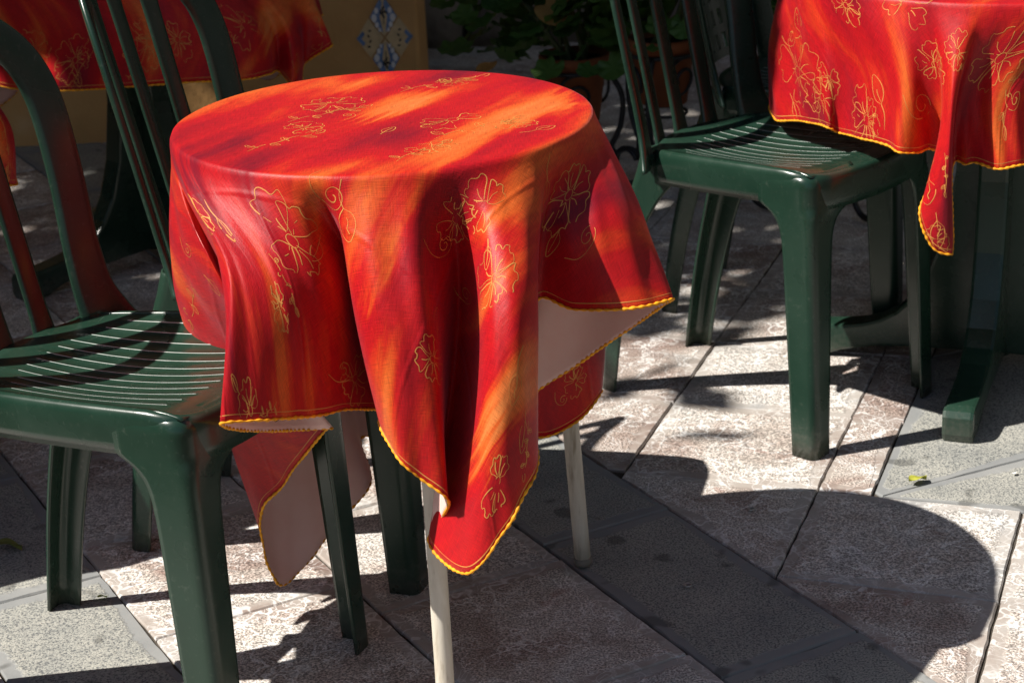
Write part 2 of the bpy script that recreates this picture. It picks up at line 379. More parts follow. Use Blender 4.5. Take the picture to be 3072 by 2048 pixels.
def slab(poly, mat, gap=.0015, band=.010):
    g = gap * random.uniform(.6, 1.7)
    p = inset(poly, g)
    if len(p) < 3 or area(p) < .0025: return
    c = sum(p) / len(p)
    if not (-2.6 < c[0] < 2.6 and 1.5 < c[1] < 8.0): return
    if abs(c[0]) > .42 * c[1] + .25: return
    near = c[1] < 4.2
    n = 48 if near else 12
    # worn outline
    R0 = resample_ring(p, n)
    if near:
        for i in range(n):
            q = R0[i]; nv = mnoise.noise_vector(Vector((q[0] * 28 + slab_n[0] * 3.1, q[1] * 28, slab_n[0]))); R0[i] = q + np.array([nv[0], nv[1]]) * .0016
            nv = mnoise.noise_vector(Vector((q[0] * 90, q[1] * 90, slab_n[0] + 5))); R0[i] += np.array([nv[0], nv[1]]) * .0019
    cc = R0.mean(0)
    def shrink(d):
        rr = np.linalg.norm(R0 - cc, axis=1)[:, None]; return cc + (R0 - cc) * np.maximum(1 - d / rr, .3)
    tilt = np.array([random.uniform(-.0022, .0022), random.uniform(-.0022, .0022)]); z0 = random.uniform(-.0022, .0003)
    zt = lambda q: z0 + float((q - cc) @ tilt)
    rings = [(R0, -.0135), (R0, -.003), (shrink(.0022), 0), (shrink(band), 0), (shrink(band + .026), 0)]
    verts, bandv = [], []
    for k, (rg, dz) in enumerate(rings):
        for q in rg: verts.append((q[0] - c[0], q[1] - c[1], (zt(q) + dz) if k else -.0138)); bandv.append(1.0 if k < 4 else 0.0)
    faces = []
    for k in range(len(rings) - 1):
        for i in range(n): faces.append((k * n + i, k * n + (i + 1) % n, (k + 1) * n + (i + 1) % n, (k + 1) * n + i))
    faces.append(tuple((len(rings) - 1) * n + i for i in range(n)))
    o = mesh_obj('paving_slab', verts, faces, mat, pave, smooth=False)
    me = o.data
    if me.polygons[-1].normal.z < 0: me.flip_normals()
    at = me.attributes.new('band', 'FLOAT', 'POINT'); at.data.foreach_set('value', bandv)
    o.location = (c[0], c[1], .0); slab_n[0] += 1
def uvq(u0, u1, v0, v1):
    return [U * u0 + V * v0, U * u1 + V * v0, U * u1 + V * v1, U * u0 + V * v1]
# grey strips
for v0, v1, j0, step in ((.492, .70, -2.648, .43), (1.29, 1.514, -1.893, .467)):
    for k in range(-14, 12): slab(uvq(j0 + k * step, j0 + (k + 1) * step, v0, v1), M_GRAN)
# marble between the strips
for r, (v0, v1) in enumerate(((.70, .995), (.995, 1.29))):
    for k in range(-18, 14): slab(uvq(-2.75 + r * .11 + k * .335, -2.75 + r * .11 + (k + 1) * .335, v0, v1), M_MARBLE)
for r in range(6):
    for k in range(-18, 14): slab(uvq(-2.75 + r * .13 + k * .335, -2.75 + r * .13 + (k + 1) * .335, .492 - .295 * (r + 1), .492 - .295 * r), M_MARBLE)
# diagonal marble field right of the second strip
W_B, T_G = -.472, 2.815
for i in range(-8, 12):
    for j in range(-6, 20):
        w0, w1 = -.87 + .312 * i, -.87 + .312 * (i + 1); t0, t1 = 2.52 + .299 * j, 2.52 + .299 * (j + 1)
        q = [W1 * w0 + D1 * t0, W1 * w1 + D1 * t0, W1 * w1 + D1 * t1, W1 * w0 + D1 * t1]
        q = clip(q, V, 1.514)
        if len(q) < 3: continue
        if t0 > T_G - .02 and w1 > W_B:
            q = clip(q, -W1, -W_B)
            if len(q) < 3: continue
        slab(q, M_MARBLE)
# grey band at the right, cut where its own joint runs
gp = ground(2026, 1137)[:2]; gd = np.array([math.cos(R_(24)), math.sin(R_(24))]); gn = np.array([-gd[1], gd[0]])
big = [W1 * W_B + D1 * T_G, W1 * (W_B + 2.2) + D1 * T_G, W1 * (W_B + 2.2) + D1 * (T_G + 3.6), W1 * W_B + D1 * (T_G + 3.6)]
lo = clip(big, -gn, -(gp @ gn))
for k in range(6):
    a = clip(clip(lo, gd, gp @ gd - .1 + .5 * k), -gd, -(gp @ gd - .1 + .5 * (k + 1)))
    if len(a) >= 3: slab(a, M_GRAN)
for r in range(9):
    h = clip(clip(big, gn, gp @ gn + .44 * r), -gn, -(gp @ gn + .44 * (r + 1)))
    if len(h) < 3: continue
    for k in range(-6, 8):
        a = clip(clip(h, gd, gp @ gd + .62 * k + .2 * r), -gd, -(gp @ gd + .62 * (k + 1) + .2 * r))
        if len(a) >= 3: slab(a, M_GRAN)

# ------------------------------------------------------------------ cloth
class Drape:
    def __init__(self, c, R, ztop, cols):
        self.c = np.array([c[0], c[1]]); self.R = R; self.zt = ztop
        cols = sorted(cols, key=lambda k: k[0] % 360)
        self.th = np.array([k[0] % 360 for k in cols]); self.mid = np.array([k[1] for k in cols]); self.hem = np.array([k[2] for k in cols])
    def rim(self, th, r, z):
        a = np.radians(th); return np.stack([self.c[0] + r * np.cos(a), self.c[1] + r * np.sin(a), np.full_like(a, z)], -1)
    def levels(self, th):
        th = np.asarray(th, float)
        P0 = self.rim(th, self.R, self.zt)
        M = hermite(self.th, self.mid, th, 360); H = hermite(self.th, self.hem, th, 360)
        d = M - P0; d /= np.linalg.norm(d, axis=1)[:, None]
        a = np.radians(th); out = np.stack([np.cos(a), np.sin(a), np.zeros_like(a)], -1)
        P1 = P0 + out * .0065 + np.array([0, 0, -.0095]) + d * .006
        l1 = np.linalg.norm(P1 - P0, axis=1); l2 = np.linalg.norm(M - P1, axis=1); l3 = np.linalg.norm(H - M, axis=1)
        return P0, P1, M, H, l1, l2, l3, out
    def length(self, th):
        l = self.levels(th)[4:7]; return l[0] + l[1] + l[2]
    def pos(self, th, rho):
        """th (n,), rho (n,) flat radius -> (n,3)"""
        th = np.asarray(th, float); rho = np.asarray(rho, float)
        P0, P1, M, H, l1, l2, l3, out = self.levels(th)
        s = rho - self.R
        top = self.rim(th, 1.0, self.zt); a = np.radians(th)
        res = np.stack([self.c[0] + rho * np.cos(a), self.c[1] + rho * np.sin(a), np.full_like(a, self.zt)], -1)
        # Hermite pieces
        k = [np.zeros_like(l1), l1, l1 + l2, l1 + l2 + l3]
        t01 = (P1 - P0) / l1[:, None]; t12 = (M - P1) / l2[:, None]; t23 = (H - M) / l3[:, None]
        m0 = out; m1 = (t01 * l2[:, None] + t12 * l1[:, None]) / (l1 + l2)[:, None]; m1 = .35 * m1 + .65 * t12
        m2 = (t12 * l3[:, None] + t23 * l2[:, None]) / (l2 + l3)[:, None]; m3 = t23 * 1.2 - m2 * .2
        def seg(A, B, ma, mb, s0, L):
            t = np.clip((s - s0) / L, 0, 1.02)[:, None]; LL = L[:, None]
            return (2*t**3-3*t**2+1)*A + (t**3-2*t**2+t)*LL*ma + (-2*t**3+3*t**2)*B + (t**3-t**2)*LL*mb
        r1 = seg(P0, P1, m0, m1, k[0], l1); r2 = seg(P1, M, m1, m2, k[1], l2); r3 = seg(M, H, m2, m3, k[2], l3)
        for lo, r in ((k[0], r1), (k[1], r2), (k[2], r3)):
            q = s > lo; res[q] = r[q]
        # small ripples that grow down the hanging part
        g = np.clip(s / .14, 0, 1); ar = np.radians(th)
        rip = np.sin(ar * 31 + 2.2 * np.sin(ar * 4) + s * 17) + .7 * np.sin(ar * 53 + 1.5 * np.sin(ar * 7 + 1) - s * 29) + .5 * np.sin(ar * 19 - s * 41)
        res += out * (g * .0011 * rip)[:, None]
        return res
    def normal(self, th, rho, e=.0015):
        dt = np.degrees(e / np.maximum(rho, .02))
        a = self.pos(th + dt, rho) - self.pos(th - dt, rho); b = self.pos(th, rho + e) - self.pos(th, np.maximum(rho - e, 1e-4))
        n = np.cross(b, a); n /= np.linalg.norm(n, axis=1)[:, None] + 1e-12
        return n
    def flat(self, th, rho):
        a = np.radians(th); return np.stack([rho * np.cos(a), rho * np.sin(a)], -1)
    def build(self, name, root, NT=420, NS=44, subd=0):
        th = np.arange(NT) * 360 / NT; L = self.length(th)
        rows = [self.R * f for f in (.0, .25, .5, .7, .84, .93, .975)]
        frac = np.concatenate([[0], np.array([.2, .5, .8]) * .04, np.linspace(.05, 1, NS)])
        verts, uvs = [], []
        for r in rows[1:]:
            verts.append(self.pos(th, np.full(NT, r))); uvs.append(self.flat(th, np.full(NT, r)))
        for f in frac:
            rho = self.R + L * f; verts.append(self.pos(th, rho)); uvs.append(self.flat(th, rho))
        nr = len(verts); Vv = np.concatenate(verts); Uu = np.concatenate(uvs)
        F = []
        for i in range(nr - 1):
            for j in range(NT):
                j2 = (j + 1) % NT; F.append((i * NT + j, (i + 1) * NT + j, (i + 1) * NT + j2, i * NT + j2))
        Vv = np.concatenate([Vv, [[*self.c, self.zt]]]); Uu = np.concatenate([Uu, [[0, 0]]]); ci = len(Vv) - 1
        for j in range(NT): F.append((ci, j, (j + 1) % NT))
        o = mesh_obj('fabric', Vv, F, [M_CLOTH, M_LINE], root, uv=Uu)
        md = o.modifiers.new('thickness', 'SOLIDIFY'); md.thickness = .0012; md.offset = -1; md.material_offset = 1; md.material_offset_rim = 0
        # braid round the hem and the stitched line above it
        n2 = int(NT * 6); t2 = np.arange(n2) * 360 / n2; L2 = self.length(t2)
        P = self.pos(t2, self.R + L2 - .0005)
        dl = np.linalg.norm(np.roll(P, -1, 0) - P, axis=1); cum = np.concatenate([[0], np.cumsum(dl)])
        tot = cum[-1]; ns = int(tot / .0022); q = np.arange(ns) * tot / ns
        Pc = np.concatenate([P, P[:1]]); PP = np.stack([np.interp(q, cum, Pc[:, k]) for k in range(3)], -1)
        tq = np.interp(q, cum, np.concatenate([t2, [360]]))
        nb = max(1, round(tot / .0105)); ph = np.pi * q * nb / tot
        rad = (.0010 + .0012 * np.abs(np.sin(ph + .5 * np.sin(ph * .13)))**1.5) * (1 + .28 * np.sin(ph * .31) * np.sin(ph * .17 + 1))
        tv, tf = tube(PP, rad, 6, True); mesh_obj('hem_braid', tv, tf, M_TRIM, root)
        self.ribbon('hem_stitching', [(tq[::2], (self.R + np.interp(tq[::2], np.append(t2, 360), np.append(L2, L2[0])) - .0085))], root, .0011, closed=True)
        return o
    def ribbon(self, name, lines, root, width=.0014, closed=False, lift=.0003):
        V_, F_ = [], []
        for th, rho in lines:
            th = np.asarray(th); rho = np.asarray(rho)
            P = self.pos(th, rho); n = self.normal(th, rho)
            T = np.roll(P, -1, 0) - np.roll(P, 1, 0) if closed else np.gradient(P, axis=0)
            T /= np.linalg.norm(T, axis=1)[:, None] + 1e-12
            W = np.cross(n, T); wv = width * (.42 + .75 * np.abs(np.sin(np.linspace(0, len(P) * .11, len(P)) + len(V_)) * np.sin(np.linspace(0, len(P) * .037, len(P)) + 1.7 * len(V_))))[:, None] * .5
            o = len(V_); n_ = len(P)
            for a, b in zip(P + n * lift + W * wv, P + n * lift - W * wv): V_ += [a, b]
            for i in range(n_ - (0 if closed else 1)):
                j = (i + 1) % n_; F_.append((o + 2 * i, o + 2 * i + 1, o + 2 * j + 1, o + 2 * j))
        return mesh_obj(name, V_, F_, M_GOLD, root)
    def flatlines(self, name, lines, root, width=.00115):
        """lines: list of (n,2) in flat metres; drops what falls off the cloth"""
        out = []
        for l in lines:
            l = np.asarray(l, float); d = np.linalg.norm(np.diff(l, axis=0), axis=1); c = np.concatenate([[0], np.cumsum(d)])
            n = max(4, int(c[-1] / .0022)); q = np.linspace(0, c[-1], n)
            x = np.interp(q, c, l[:, 0]); y = np.interp(q, c, l[:, 1])
            th = np.degrees(np.arctan2(y, x)); rho = np.hypot(x, y)
            ok = rho < self.R + self.length(th) - .004
            brk = np.array([mnoise.noise(Vector((a_ * 70, b_ * 70, 2.2))) for a_, b_ in zip(x, y)]); ok = ok & (brk > -.40)
            run = []
            for i in range(n + 1):
                if i < n and ok[i]: run.append(i)
                else:
                    if len(run) > 3: out.append((th[run], rho[run]))
                    run = []
        if out: return self.ribbon(name, out, root, width)
    def find(self, px, py):
        """flat point of the visible cloth at a photo pixel"""
        if not hasattr(self, '_g'):
            th = np.arange(0, 360, .75); fr = np.concatenate([np.linspace(.02, 1, 30) * self.R, ])
            TH, RH = [], []
            for r in fr: TH.append(th); RH.append(np.full_like(th, r))
            L = self.length(th)
            for f in np.linspace(.01, .995, 70): TH.append(th); RH.append(self.R + L * f)
            TH = np.concatenate(TH); RH = np.concatenate(RH); P = self.pos(TH, RH); n = self.normal(TH, RH)
            view = np.array([0, 0, CAM_H]) - P; facing = (n * view).sum(1) > 0
            self._g = (TH, RH, project(P), facing, np.linalg.norm(view, axis=1))
        TH, RH, Q, fc, dist = self._g
        d = np.hypot(Q[:, 0] - px, Q[:, 1] - py); d = np.where(fc, d, 1e9)
        near = d < max(9, d.min() * 1.5); i = np.where(near)[0]; i = i[np.argmin(dist[i] + d[i] * .002)]
        return self.flat(TH[i:i + 1], RH[i:i + 1])[0]

# ---- line drawings of the print (flat metres around the origin)
def rot(l, a, s=1.0, o=(0, 0)):
    c, q = math.cos(a), math.sin(a); l = np.asarray(l) * s
    return np.stack([l[:, 0] * c - l[:, 1] * q + o[0], l[:, 0] * q + l[:, 1] * c + o[1]], -1)
def petal(rr, r0=.18):
    s = 1 + rr.uniform(-.15, .15)
    L = [(r0, .03), (.38, .22 * s), (.62, .44 * s), (.80, .50 * s), (.86, .40), (.84, .27), (1.0, .20), (1.08, .06), (.98, -.02), (.92, -.16), (1.0, -.30), (.86, -.42 * s), (.66, -.36 * s), (.42, -.24 * s), (r0, -.03)]
    L = [(a + rr.uniform(-.035, .035), b + rr.uniform(-.045, .045)) for a, b in L]
    return smooth_line(L)
def smooth_line(L, n=5):
    L = np.asarray(L, float); t = np.arange(len(L)); return hermite(t, L, np.linspace(0, len(L) - 1, (len(L) - 1) * n))
def circle(r, n=20, c=(0, 0)):
    a = np.linspace(0, 2 * np.pi, n); return np.stack([c[0] + r * np.cos(a), c[1] + r * np.sin(a)], -1)
def spiral(r, turns=1.6, n=40):
    a = np.linspace(0, turns * 2 * np.pi, n); q = r * (1 - a / a[-1] * .85); return np.stack([q * np.cos(a), q * np.sin(a)], -1)
def blossom(rr, size, full=True):
    L = [circle(.15 * size)]
    n = rr.choice([5, 6]); a0 = rr.uniform(0, 6)
    for k in range(n):
        if not full and k in (n - 1,): continue
        a = a0 + k * 2 * math.pi / n + rr.uniform(-.2, .2)
        if rr.random() < .12: continue
        L.append(rot(petal(rr), a, size * rr.uniform(.7, 1.12)))
        L.append(rot(smooth_line([(.2, 0), (.42, .06), (.62, .02)]), a, size))
    return L
def bud(rr, size):
    L = [smooth_line(np.array([(-.1, 0), (.15, .32), (.55, .36), (1.0, .05), (.6, -.3), (.2, -.3), (-.1, 0)]) * size)]
    L.append(smooth_line(np.array([(0, 0), (.35, .1), (.55, .02), (.75, .1)]) * size)); L.append(smooth_line(np.array([(-.1, 0), (-.5, -.08), (-1.0, .1)]) * size))
    return L
def leaf(rr, size):
    return [smooth_line(np.array([(0, 0), (.3, .28), (.7, .25), (1.05, 0), (.7, -.2), (.3, -.22), (0, 0)]) * size), smooth_line(np.array([(-.3, -.05), (0, 0), (.4, .03), (.85, .0)]) * size)]
def curl(rr, size):
    return [spiral(size * .5), smooth_line(np.array([(.5, 0), (.52, -.4), (.3, -.9), (-.2, -1.3)]) * size)]
def vine(rr, size):
    L = [smooth_line(np.array([(-1.6, -.5), (-.8, -.05), (0, .0), (.8, .35), (1.7, .3)]) * size)]
    for x, a in ((-1.1, 1.9), (-.4, -1.2), (.4, 1.5), (1.2, -.9)):
        L += [rot(l, a, 1, (x * size, .1 * x * size)) for l in leaf(rr, size * .55)]
    L += [rot(l, .3, 1, (1.75 * size, .3 * size)) for l in bud(rr, size * .6)]
    return L
KINDS = dict(blossom=blossom, bud=bud, leaf=leaf, curl=curl, vine=vine)
def motif(dr, root, kind, px, py, size, ang, seed, flatpt=None):
    rr = random.Random(seed); p = dr.find(px, py) if flatpt is None else np.asarray(flatpt)
    dr.flatlines({'blossom': 'flower_print', 'bud': 'bud_print', 'leaf': 'leaf_print', 'curl': 'tendril_print', 'vine': 'vine_print'}[kind],
                 [rot(l, R_(ang), 1, p) for l in KINDS[kind](rr, size * .88)], root)

def cyl(c, th, r, z): a = R_(th); return np.array([c[0] + r * math.cos(a), c[1] + r * math.sin(a), z])

# ------------------------------------------------------------------ the small table with thin legs
TC = (-.148, 2.449); TR = .260; TZ = .722
tb = tag(empty('cafe_table', (TC[0], TC[1], 0)), 'small round cafe table on thin chalky white tubular legs', 'table')
v, f = lathe([(0, .692), (TR - .012, .692), (TR - .006, .698), (TR - .006, .714), (TR - .012, .719), (0, .719)], 64); mesh_obj('table_top', v, f, M_WOOD, tb)
foot_r = ground(1340, 1300)[:2]; near_l = np.array([-.104, 2.165])
legs = [(foot_r, .248, 35), (near_l, .218, -79), (np.array([-.126, 2.695]), .22, 86)]
for fp, rt_, an in legs:
    t0 = np.array([rt_ * math.cos(R_(an)), rt_ * math.sin(R_(an)), .694]); t1 = np.array([fp[0] - TC[0], fp[1] - TC[1], .004])
    v, f = tube([t1 + (t0 - t1) * k for k in np.linspace(.012, 1, 14)], .0118, 20); lg = mesh_obj('leg', v, f, M_LEGW, tb)
    v, f = tube([t1 + (t0 - t1) * k for k in (0.0, .004, .018)], [.0115, .0128, .0128], 20); mesh_obj('rubber_foot', v, f, M_RUBBER, lg)

def px(x, y, Y): return aty(x, y, Y)
c = TC
cols = [
 (60, cyl(c, 60, .285, .50), cyl(c, 60, .30, .33)),
 (74, cyl(c, 74, .280, .48), cyl(c, 74, .275, .30)),
 (86, cyl(c, 86, .275, .46), px(965, 1105, 2.66)),
 (95, cyl(c, 95, .280, .42), px(935, 1275, 2.61)),
 (104, cyl(c, 104, .270, .45), px(893, 1180, 2.63)),
 (112, cyl(c, 112, .275, .50), px(868, 1018, 2.66)),
 (119, cyl(c, 119, .282, .50), px(828, 1008, 2.66)),
 (127, cyl(c, 127, .285, .45), px(850, 1105, 2.60)),
 (137, cyl(c, 137, .275, .43), px(765, 1215, 2.55)),
 (150, cyl(c, 150, .260, .43), px(646, 1344, 2.46)),
 (163, px(402, 610, 2.50), px(600, 1185, 2.41)),
 (173, px(394, 560, 2.435), px(665, 1095, 2.38)),
 (182, px(432, 590, 2.36), px(745, 990, 2.33)),
 (189, px(484, 605, 2.295), px(760, 984, 2.31)),
 (194.5, px(486, 565, 2.325), px(690, 988, 2.285)),
 (200, px(497, 565, 2.235), px(565, 990, 2.15)),
 (206, px(514, 640, 2.15), px(509, 976, 2.085)),
 (216, px(560, 650, 2.14), px(570, 968, 2.085)),
 (228, px(625, 655, 2.145), px(650, 962, 2.11)),
 (240, px(690, 660, 2.155), px(730, 955, 2.15)),
 (249, px(765, 645, 2.19), px(815, 940, 2.20)),
 (256, px(835, 650, 2.255), px(885, 945, 2.26)),
 (262, px(806, 680, 2.16), px(872, 975, 2.16)),
 (267, px(850, 700, 2.125), px(905, 1040, 2.11)),
 (274, px(925, 715, 2.115), px(965, 1100, 2.095)),
 (280, px(990, 715, 2.125), px(1030, 1152, 2.10)),
 (284, px(1018, 715, 2.18), px(1016, 1190, 2.15)),
 (289, px(1055, 720, 2.225), px(982, 1240, 2.16)),
 (293, px(1088, 725, 2.185), px(1015, 1288, 2.12)),
 (298, px(1115, 725, 2.12), px(1077, 1316, 2.065)),
 (304, px(1160, 720, 2.10), px(1150, 1235, 2.055)),
 (310, px(1215, 715, 2.115), px(1210, 1130, 2.07)),
 (314, px(1237, 710, 2.15), px(1236, 1060, 2.10)),
 (319, px(1212, 690, 2.22), px(1205, 930, 2.20)),
 (326, px(1235, 560, 2.27), px(1222, 706, 2.27)),
 (335, px(1320, 530, 2.265), px(1320, 712, 2.25)),
 (344, px(1395, 510, 2.27), px(1420, 712, 2.23)),
 (352, px(1455, 500, 2.30), px(1505, 700, 2.24)),
 (357, px(1478, 500, 2.335), px(1545, 688, 2.27)),
 (3, px(1462, 520, 2.40), px(1470, 738, 2.36)),
 (9, px(1390, 560, 2.46), px(1350, 822, 2.43)),
 (14, px(1270, 600, 2.48), px(1225, 905, 2.47)),
 (19, px(1250, 620, 2.50), px(1190, 975, 2.50)),
 (24, px(1300, 640, 2.52), px(1240, 1005, 2.52)),
 (30, px(1360, 650, 2.53), px(1325, 968, 2.535)),
 (36, px(1388, 650, 2.56), px(1382, 900, 2.565)),
 (43, px(1360, 640, 2.62), px(1340, 905, 2.64)),
 (51, cyl(c, 51, .285, .50), cyl(c, 51, .30, .35)),
]
main = Drape(TC, TR, TZ + .002, cols)
mc = tag(empty('tablecloth', (0, 0, 0)), 'red and orange satin cloth draped over the small table with white legs', 'tablecloth')
main.build('fabric', mc, 540, 48)
for i, (kd, x, y, s, a) in enumerate([
    ('blossom', 1040, 268, .055, 20), ('vine', 1085, 290, .042, 25), ('curl', 1165, 268, .02, 40), ('blossom', 760, 232, .045, 60), ('vine', 740, 255, .035, 20),
    ('blossom', 690, 292, .030, 10), ('vine', 640, 318, .034, 30), ('blossom', 985, 336, .036, 50), ('vine', 960, 345, .03, 40), ('blossom', 1040, 180, .035, 0), ('vine', 1000, 186, .04, 20),
    ('bud', 1235, 292, .028, 30), ('curl', 800, 262, .02, 0), ('leaf', 880, 300, .03, 60), ('blossom', 1190, 282, .03, 15),
    ('blossom', 672, 556, .066, 250), ('blossom', 644, 702, .036, 200), ('curl', 762, 450, .040, 200), ('bud', 792, 485, .040, 270), ('leaf', 735, 560, .035, 200), ('vine', 655, 640, .022, 245),
    ('blossom', 455, 492, .042, 190), ('bud', 503, 505, .040, 240), ('curl', 425, 580, .025, 150), ('leaf', 470, 640, .03, 200), ('vine', 440, 690, .03, 120),
    ('blossom', 1110, 470, .044, 300), ('blossom', 1135, 640, .046, 280), ('leaf', 1120, 560, .03, 290), ('bud', 1185, 862, .040, 290), ('leaf', 1205, 965, .042, 300), ('blossom', 1145, 1100, .046, 310), ('vine', 1215, 1020, .02, 290),
    ('blossom', 1305, 450, .050, 320), ('curl', 1350, 545, .034, 0), ('leaf', 1285, 530, .035, 300), ('bud', 1260, 420, .04, 320),
    ('blossom', 575, 945, .046, 80), ('leaf', 545, 900, .028, 100), ('curl', 790, 850, .028, 260), ('blossom', 815, 870, .038, 250), ('blossom', 995, 830, .034, 270), ('leaf', 1010, 760, .03, 90), ('curl', 1025, 560, .03, 270), ('blossom', 1045, 505, .04, 280), ('curl', 1070, 680, .025, 280),
    ('blossom', 1320, 870, .03, 0), ('curl', 1290, 920, .02, 0), ('vine', 620, 940, .02, 150)]):
    motif(main, mc, kd, x, y, s, a, 100 + i)

# ------------------------------------------------------------------ pedestal tables
PED = None
def pedestal_table(center, rz, R, label):
    t = tag(empty('pedestal_table', (center[0], center[1], 0), rz), label, 'table', 'green plastic pedestal tables')
    v, f = lathe([(0, .688), (R - .02, .688), (R - .008, .694), (R - .008, .712), (R - .014, .718), (0, .718)], 56); mesh_obj('table_top', v, f, M_GREEN, t)
    prof = [(.352, .0), (.356, .012), (.356, .042), (.350, .052), (.335, .057), (.30, .059), (.265, .062), (.23, .068), (.20, .078), (.17, .096), (.145, .122), (.118, .165), (.092, .24), (.072, .36), (.064, .688), (.012, .688), (.012, .035), (.20, .028), (.27, .012), (.30, .0)]
    for k in range(4):
        hw = .026
        bm = bmesh.new(); a = [bm.verts.new((r, -hw, z)) for r, z in prof]; b = [bm.verts.new((r, hw, z)) for r, z in prof]
        n = len(prof)
        for i in range(n): bm.faces.new((a[i], a[(i + 1) % n], b[(i + 1) % n], b[i]))
        e1 = bm.faces.new(a[::-1]); e2 = bm.faces.new(b)
        bmesh.ops.recalc_face_normals(bm, faces=bm.faces[:])
        rim_e = [e for e in bm.edges if (e1 in e.link_faces or e2 in e.link_faces)]
        bmesh.ops.bevel(bm, geom=rim_e, offset=.006, segments=2, affect='EDGES', profile=.6)
        me = bpy.data.meshes.new('foot'); bm.to_mesh(me); bm.free(); me.materials.append(M_GREEN)
        o = bpy.data.objects.new('foot', me); COL.objects.link(o); o.parent = t; o.rotation_euler = (0, 0, k * math.pi / 2)
    v, f = lathe([(0, .03), (.034, .03), (.034, .686), (0, .686)], 20); mesh_obj('column', v, f, M_GREEN, t)
    return t
T3 = (.855, 3.315); T4 = (-.765, 4.20); T5 = (-1.22, 3.0)
f3 = ground(2205, 1000)[:2]; rz3 = math.atan2(f3[1] - T3[1], f3[0] - T3[0])
pedestal_table(T3, rz3, .36, 'green pedestal table next to the chair with perforated back, cloth hanging to a long point')
f4 = ground(95, 675)[:2]; pedestal_table(T4, math.atan2(f4[1] - T4[1], f4[0] - T4[0]), .36, 'green pedestal table in shade by the ochre wall')
pedestal_table(T5, .4, .40, 'green pedestal table whose cloth corner hangs behind the tall arched chair back')

c = T3
cols3 = [
 (178, px(1771, 130, 3.33), px(1779, 275, 3.30)), (190, px(1830, 150, 3.24), px(1840, 279, 3.21)), (200, px(1895, 160, 3.14), px(1908, 296, 3.12)), (204, px(1925, 165, 3.13), px(1922, 304, 3.13)),
 (211, px(1975, 170, 3.08), px(1975, 318, 3.06)), (220, px(2030, 175, 3.035), px(2035, 334, 3.015)), (227, px(2072, 180, 3.0), px(2070, 351, 2.975)), (231, px(2095, 185, 2.995), px(2108, 352, 2.985)),
 (235, px(2130, 190, 3.0), px(2140, 344, 3.02)), (238, px(2163, 210, 2.985), px(2165, 370, 3.0)), (240.5, px(2160, 300, 2.945), px(2112, 485, 2.935)), (242.5, px(2172, 300, 2.93), px(2136, 562, 2.915)),
 (245, px(2182, 300, 2.92), px(2180, 585, 2.91)), (247.5, px(2190, 300, 2.93), px(2189, 560, 2.93)), (250, px(2191, 250, 2.97), px(2186, 410, 2.98)),
 (255, px(2222, 215, 2.985), px(2222, 378, 2.97)), (264, px(2280, 215, 2.965), px(2290, 389, 2.94)), (274, px(2340, 215, 2.96), px(2345, 380, 2.94)), (286, px(2410, 210, 2.98), px(2415, 370, 2.97)),
 (300, cyl(c, 300, .39, .60), cyl(c, 300, .40, .50)), (315, cyl(c, 315, .385, .60), cyl(c, 315, .38, .47)), (325, cyl(c, 325, .42, .55), cyl(c, 325, .44, .36)), (333, cyl(c, 333, .44, .52), cyl(c, 333, .47, .28)), (341, cyl(c, 341, .41, .56), cyl(c, 341, .42, .38)),
 (355, cyl(c, 355, .39, .6), cyl(c, 355, .39, .49)), (10, cyl(c, 10, .40, .6), cyl(c, 10, .41, .50)), (25, cyl(c, 25, .385, .6), cyl(c, 25, .38, .47)), (40, cyl(c, 40, .42, .55), cyl(c, 40, .45, .34)), (50, cyl(c, 50, .44, .53), cyl(c, 50, .46, .28)),
 (60, cyl(c, 60, .40, .56), cyl(c, 60, .41, .40)), (80, cyl(c, 80, .39, .6), cyl(c, 80, .39, .5)), (100, cyl(c, 100, .40, .6), cyl(c, 100, .41, .5)), (120, cyl(c, 120, .39, .58), cyl(c, 120, .39, .44)),
 (135, cyl(c, 135, .42, .56), cyl(c, 135, .45, .36)), (146, cyl(c, 146, .40, .57), cyl(c, 146, .41, .42)), (162, cyl(c, 162, .39, .60), cyl(c, 162, .395, .49))]
d3 = Drape(T3, .36, .722, cols3)
m3 = tag(empty('tablecloth', (0, 0, 0)), 'red and orange satin cloth with one long corner hanging over the pedestal table', 'tablecloth')
d3.build('fabric', m3, 480, 40)
for i, (kd, x, y, s, a) in enumerate([('blossom', 1828, 165, .075, 200), ('leaf', 1818, 232, .055, 215), ('curl', 1815, 88, .03, 200), ('bud', 1830, 70, .04, 30), ('blossom', 1885, 225, .05, 190), ('curl', 1872, 245, .03, 100),
    ('blossom', 1990, 275, .055, 225), ('bud', 2025, 232, .05, 60), ('vine', 2005, 292, .02, 200), ('blossom', 1940, 15, .04, 210), ('blossom', 2080, 8, .045, 220), ('curl', 2120, 240, .05, 230), ('leaf', 2150, 110, .05, 230), ('blossom', 2145, 150, .04, 230),
    ('blossom', 2295, 135, .075, 250), ('blossom', 2200, 120, .04, 250), ('vine', 2320, 200, .04, 250), ('curl', 2330, 230, .04, 250), ('bud', 2130, 420, .04, 250), ('leaf', 2150, 510, .05, 250), ('vine', 2170, 390, .02, 240), ('blossom', 2150, 555, .03, 250), ('blossom', 1905, 180, .035, 200)]):
    motif(d3, m3, kd, x, y, s, a, 300 + i)

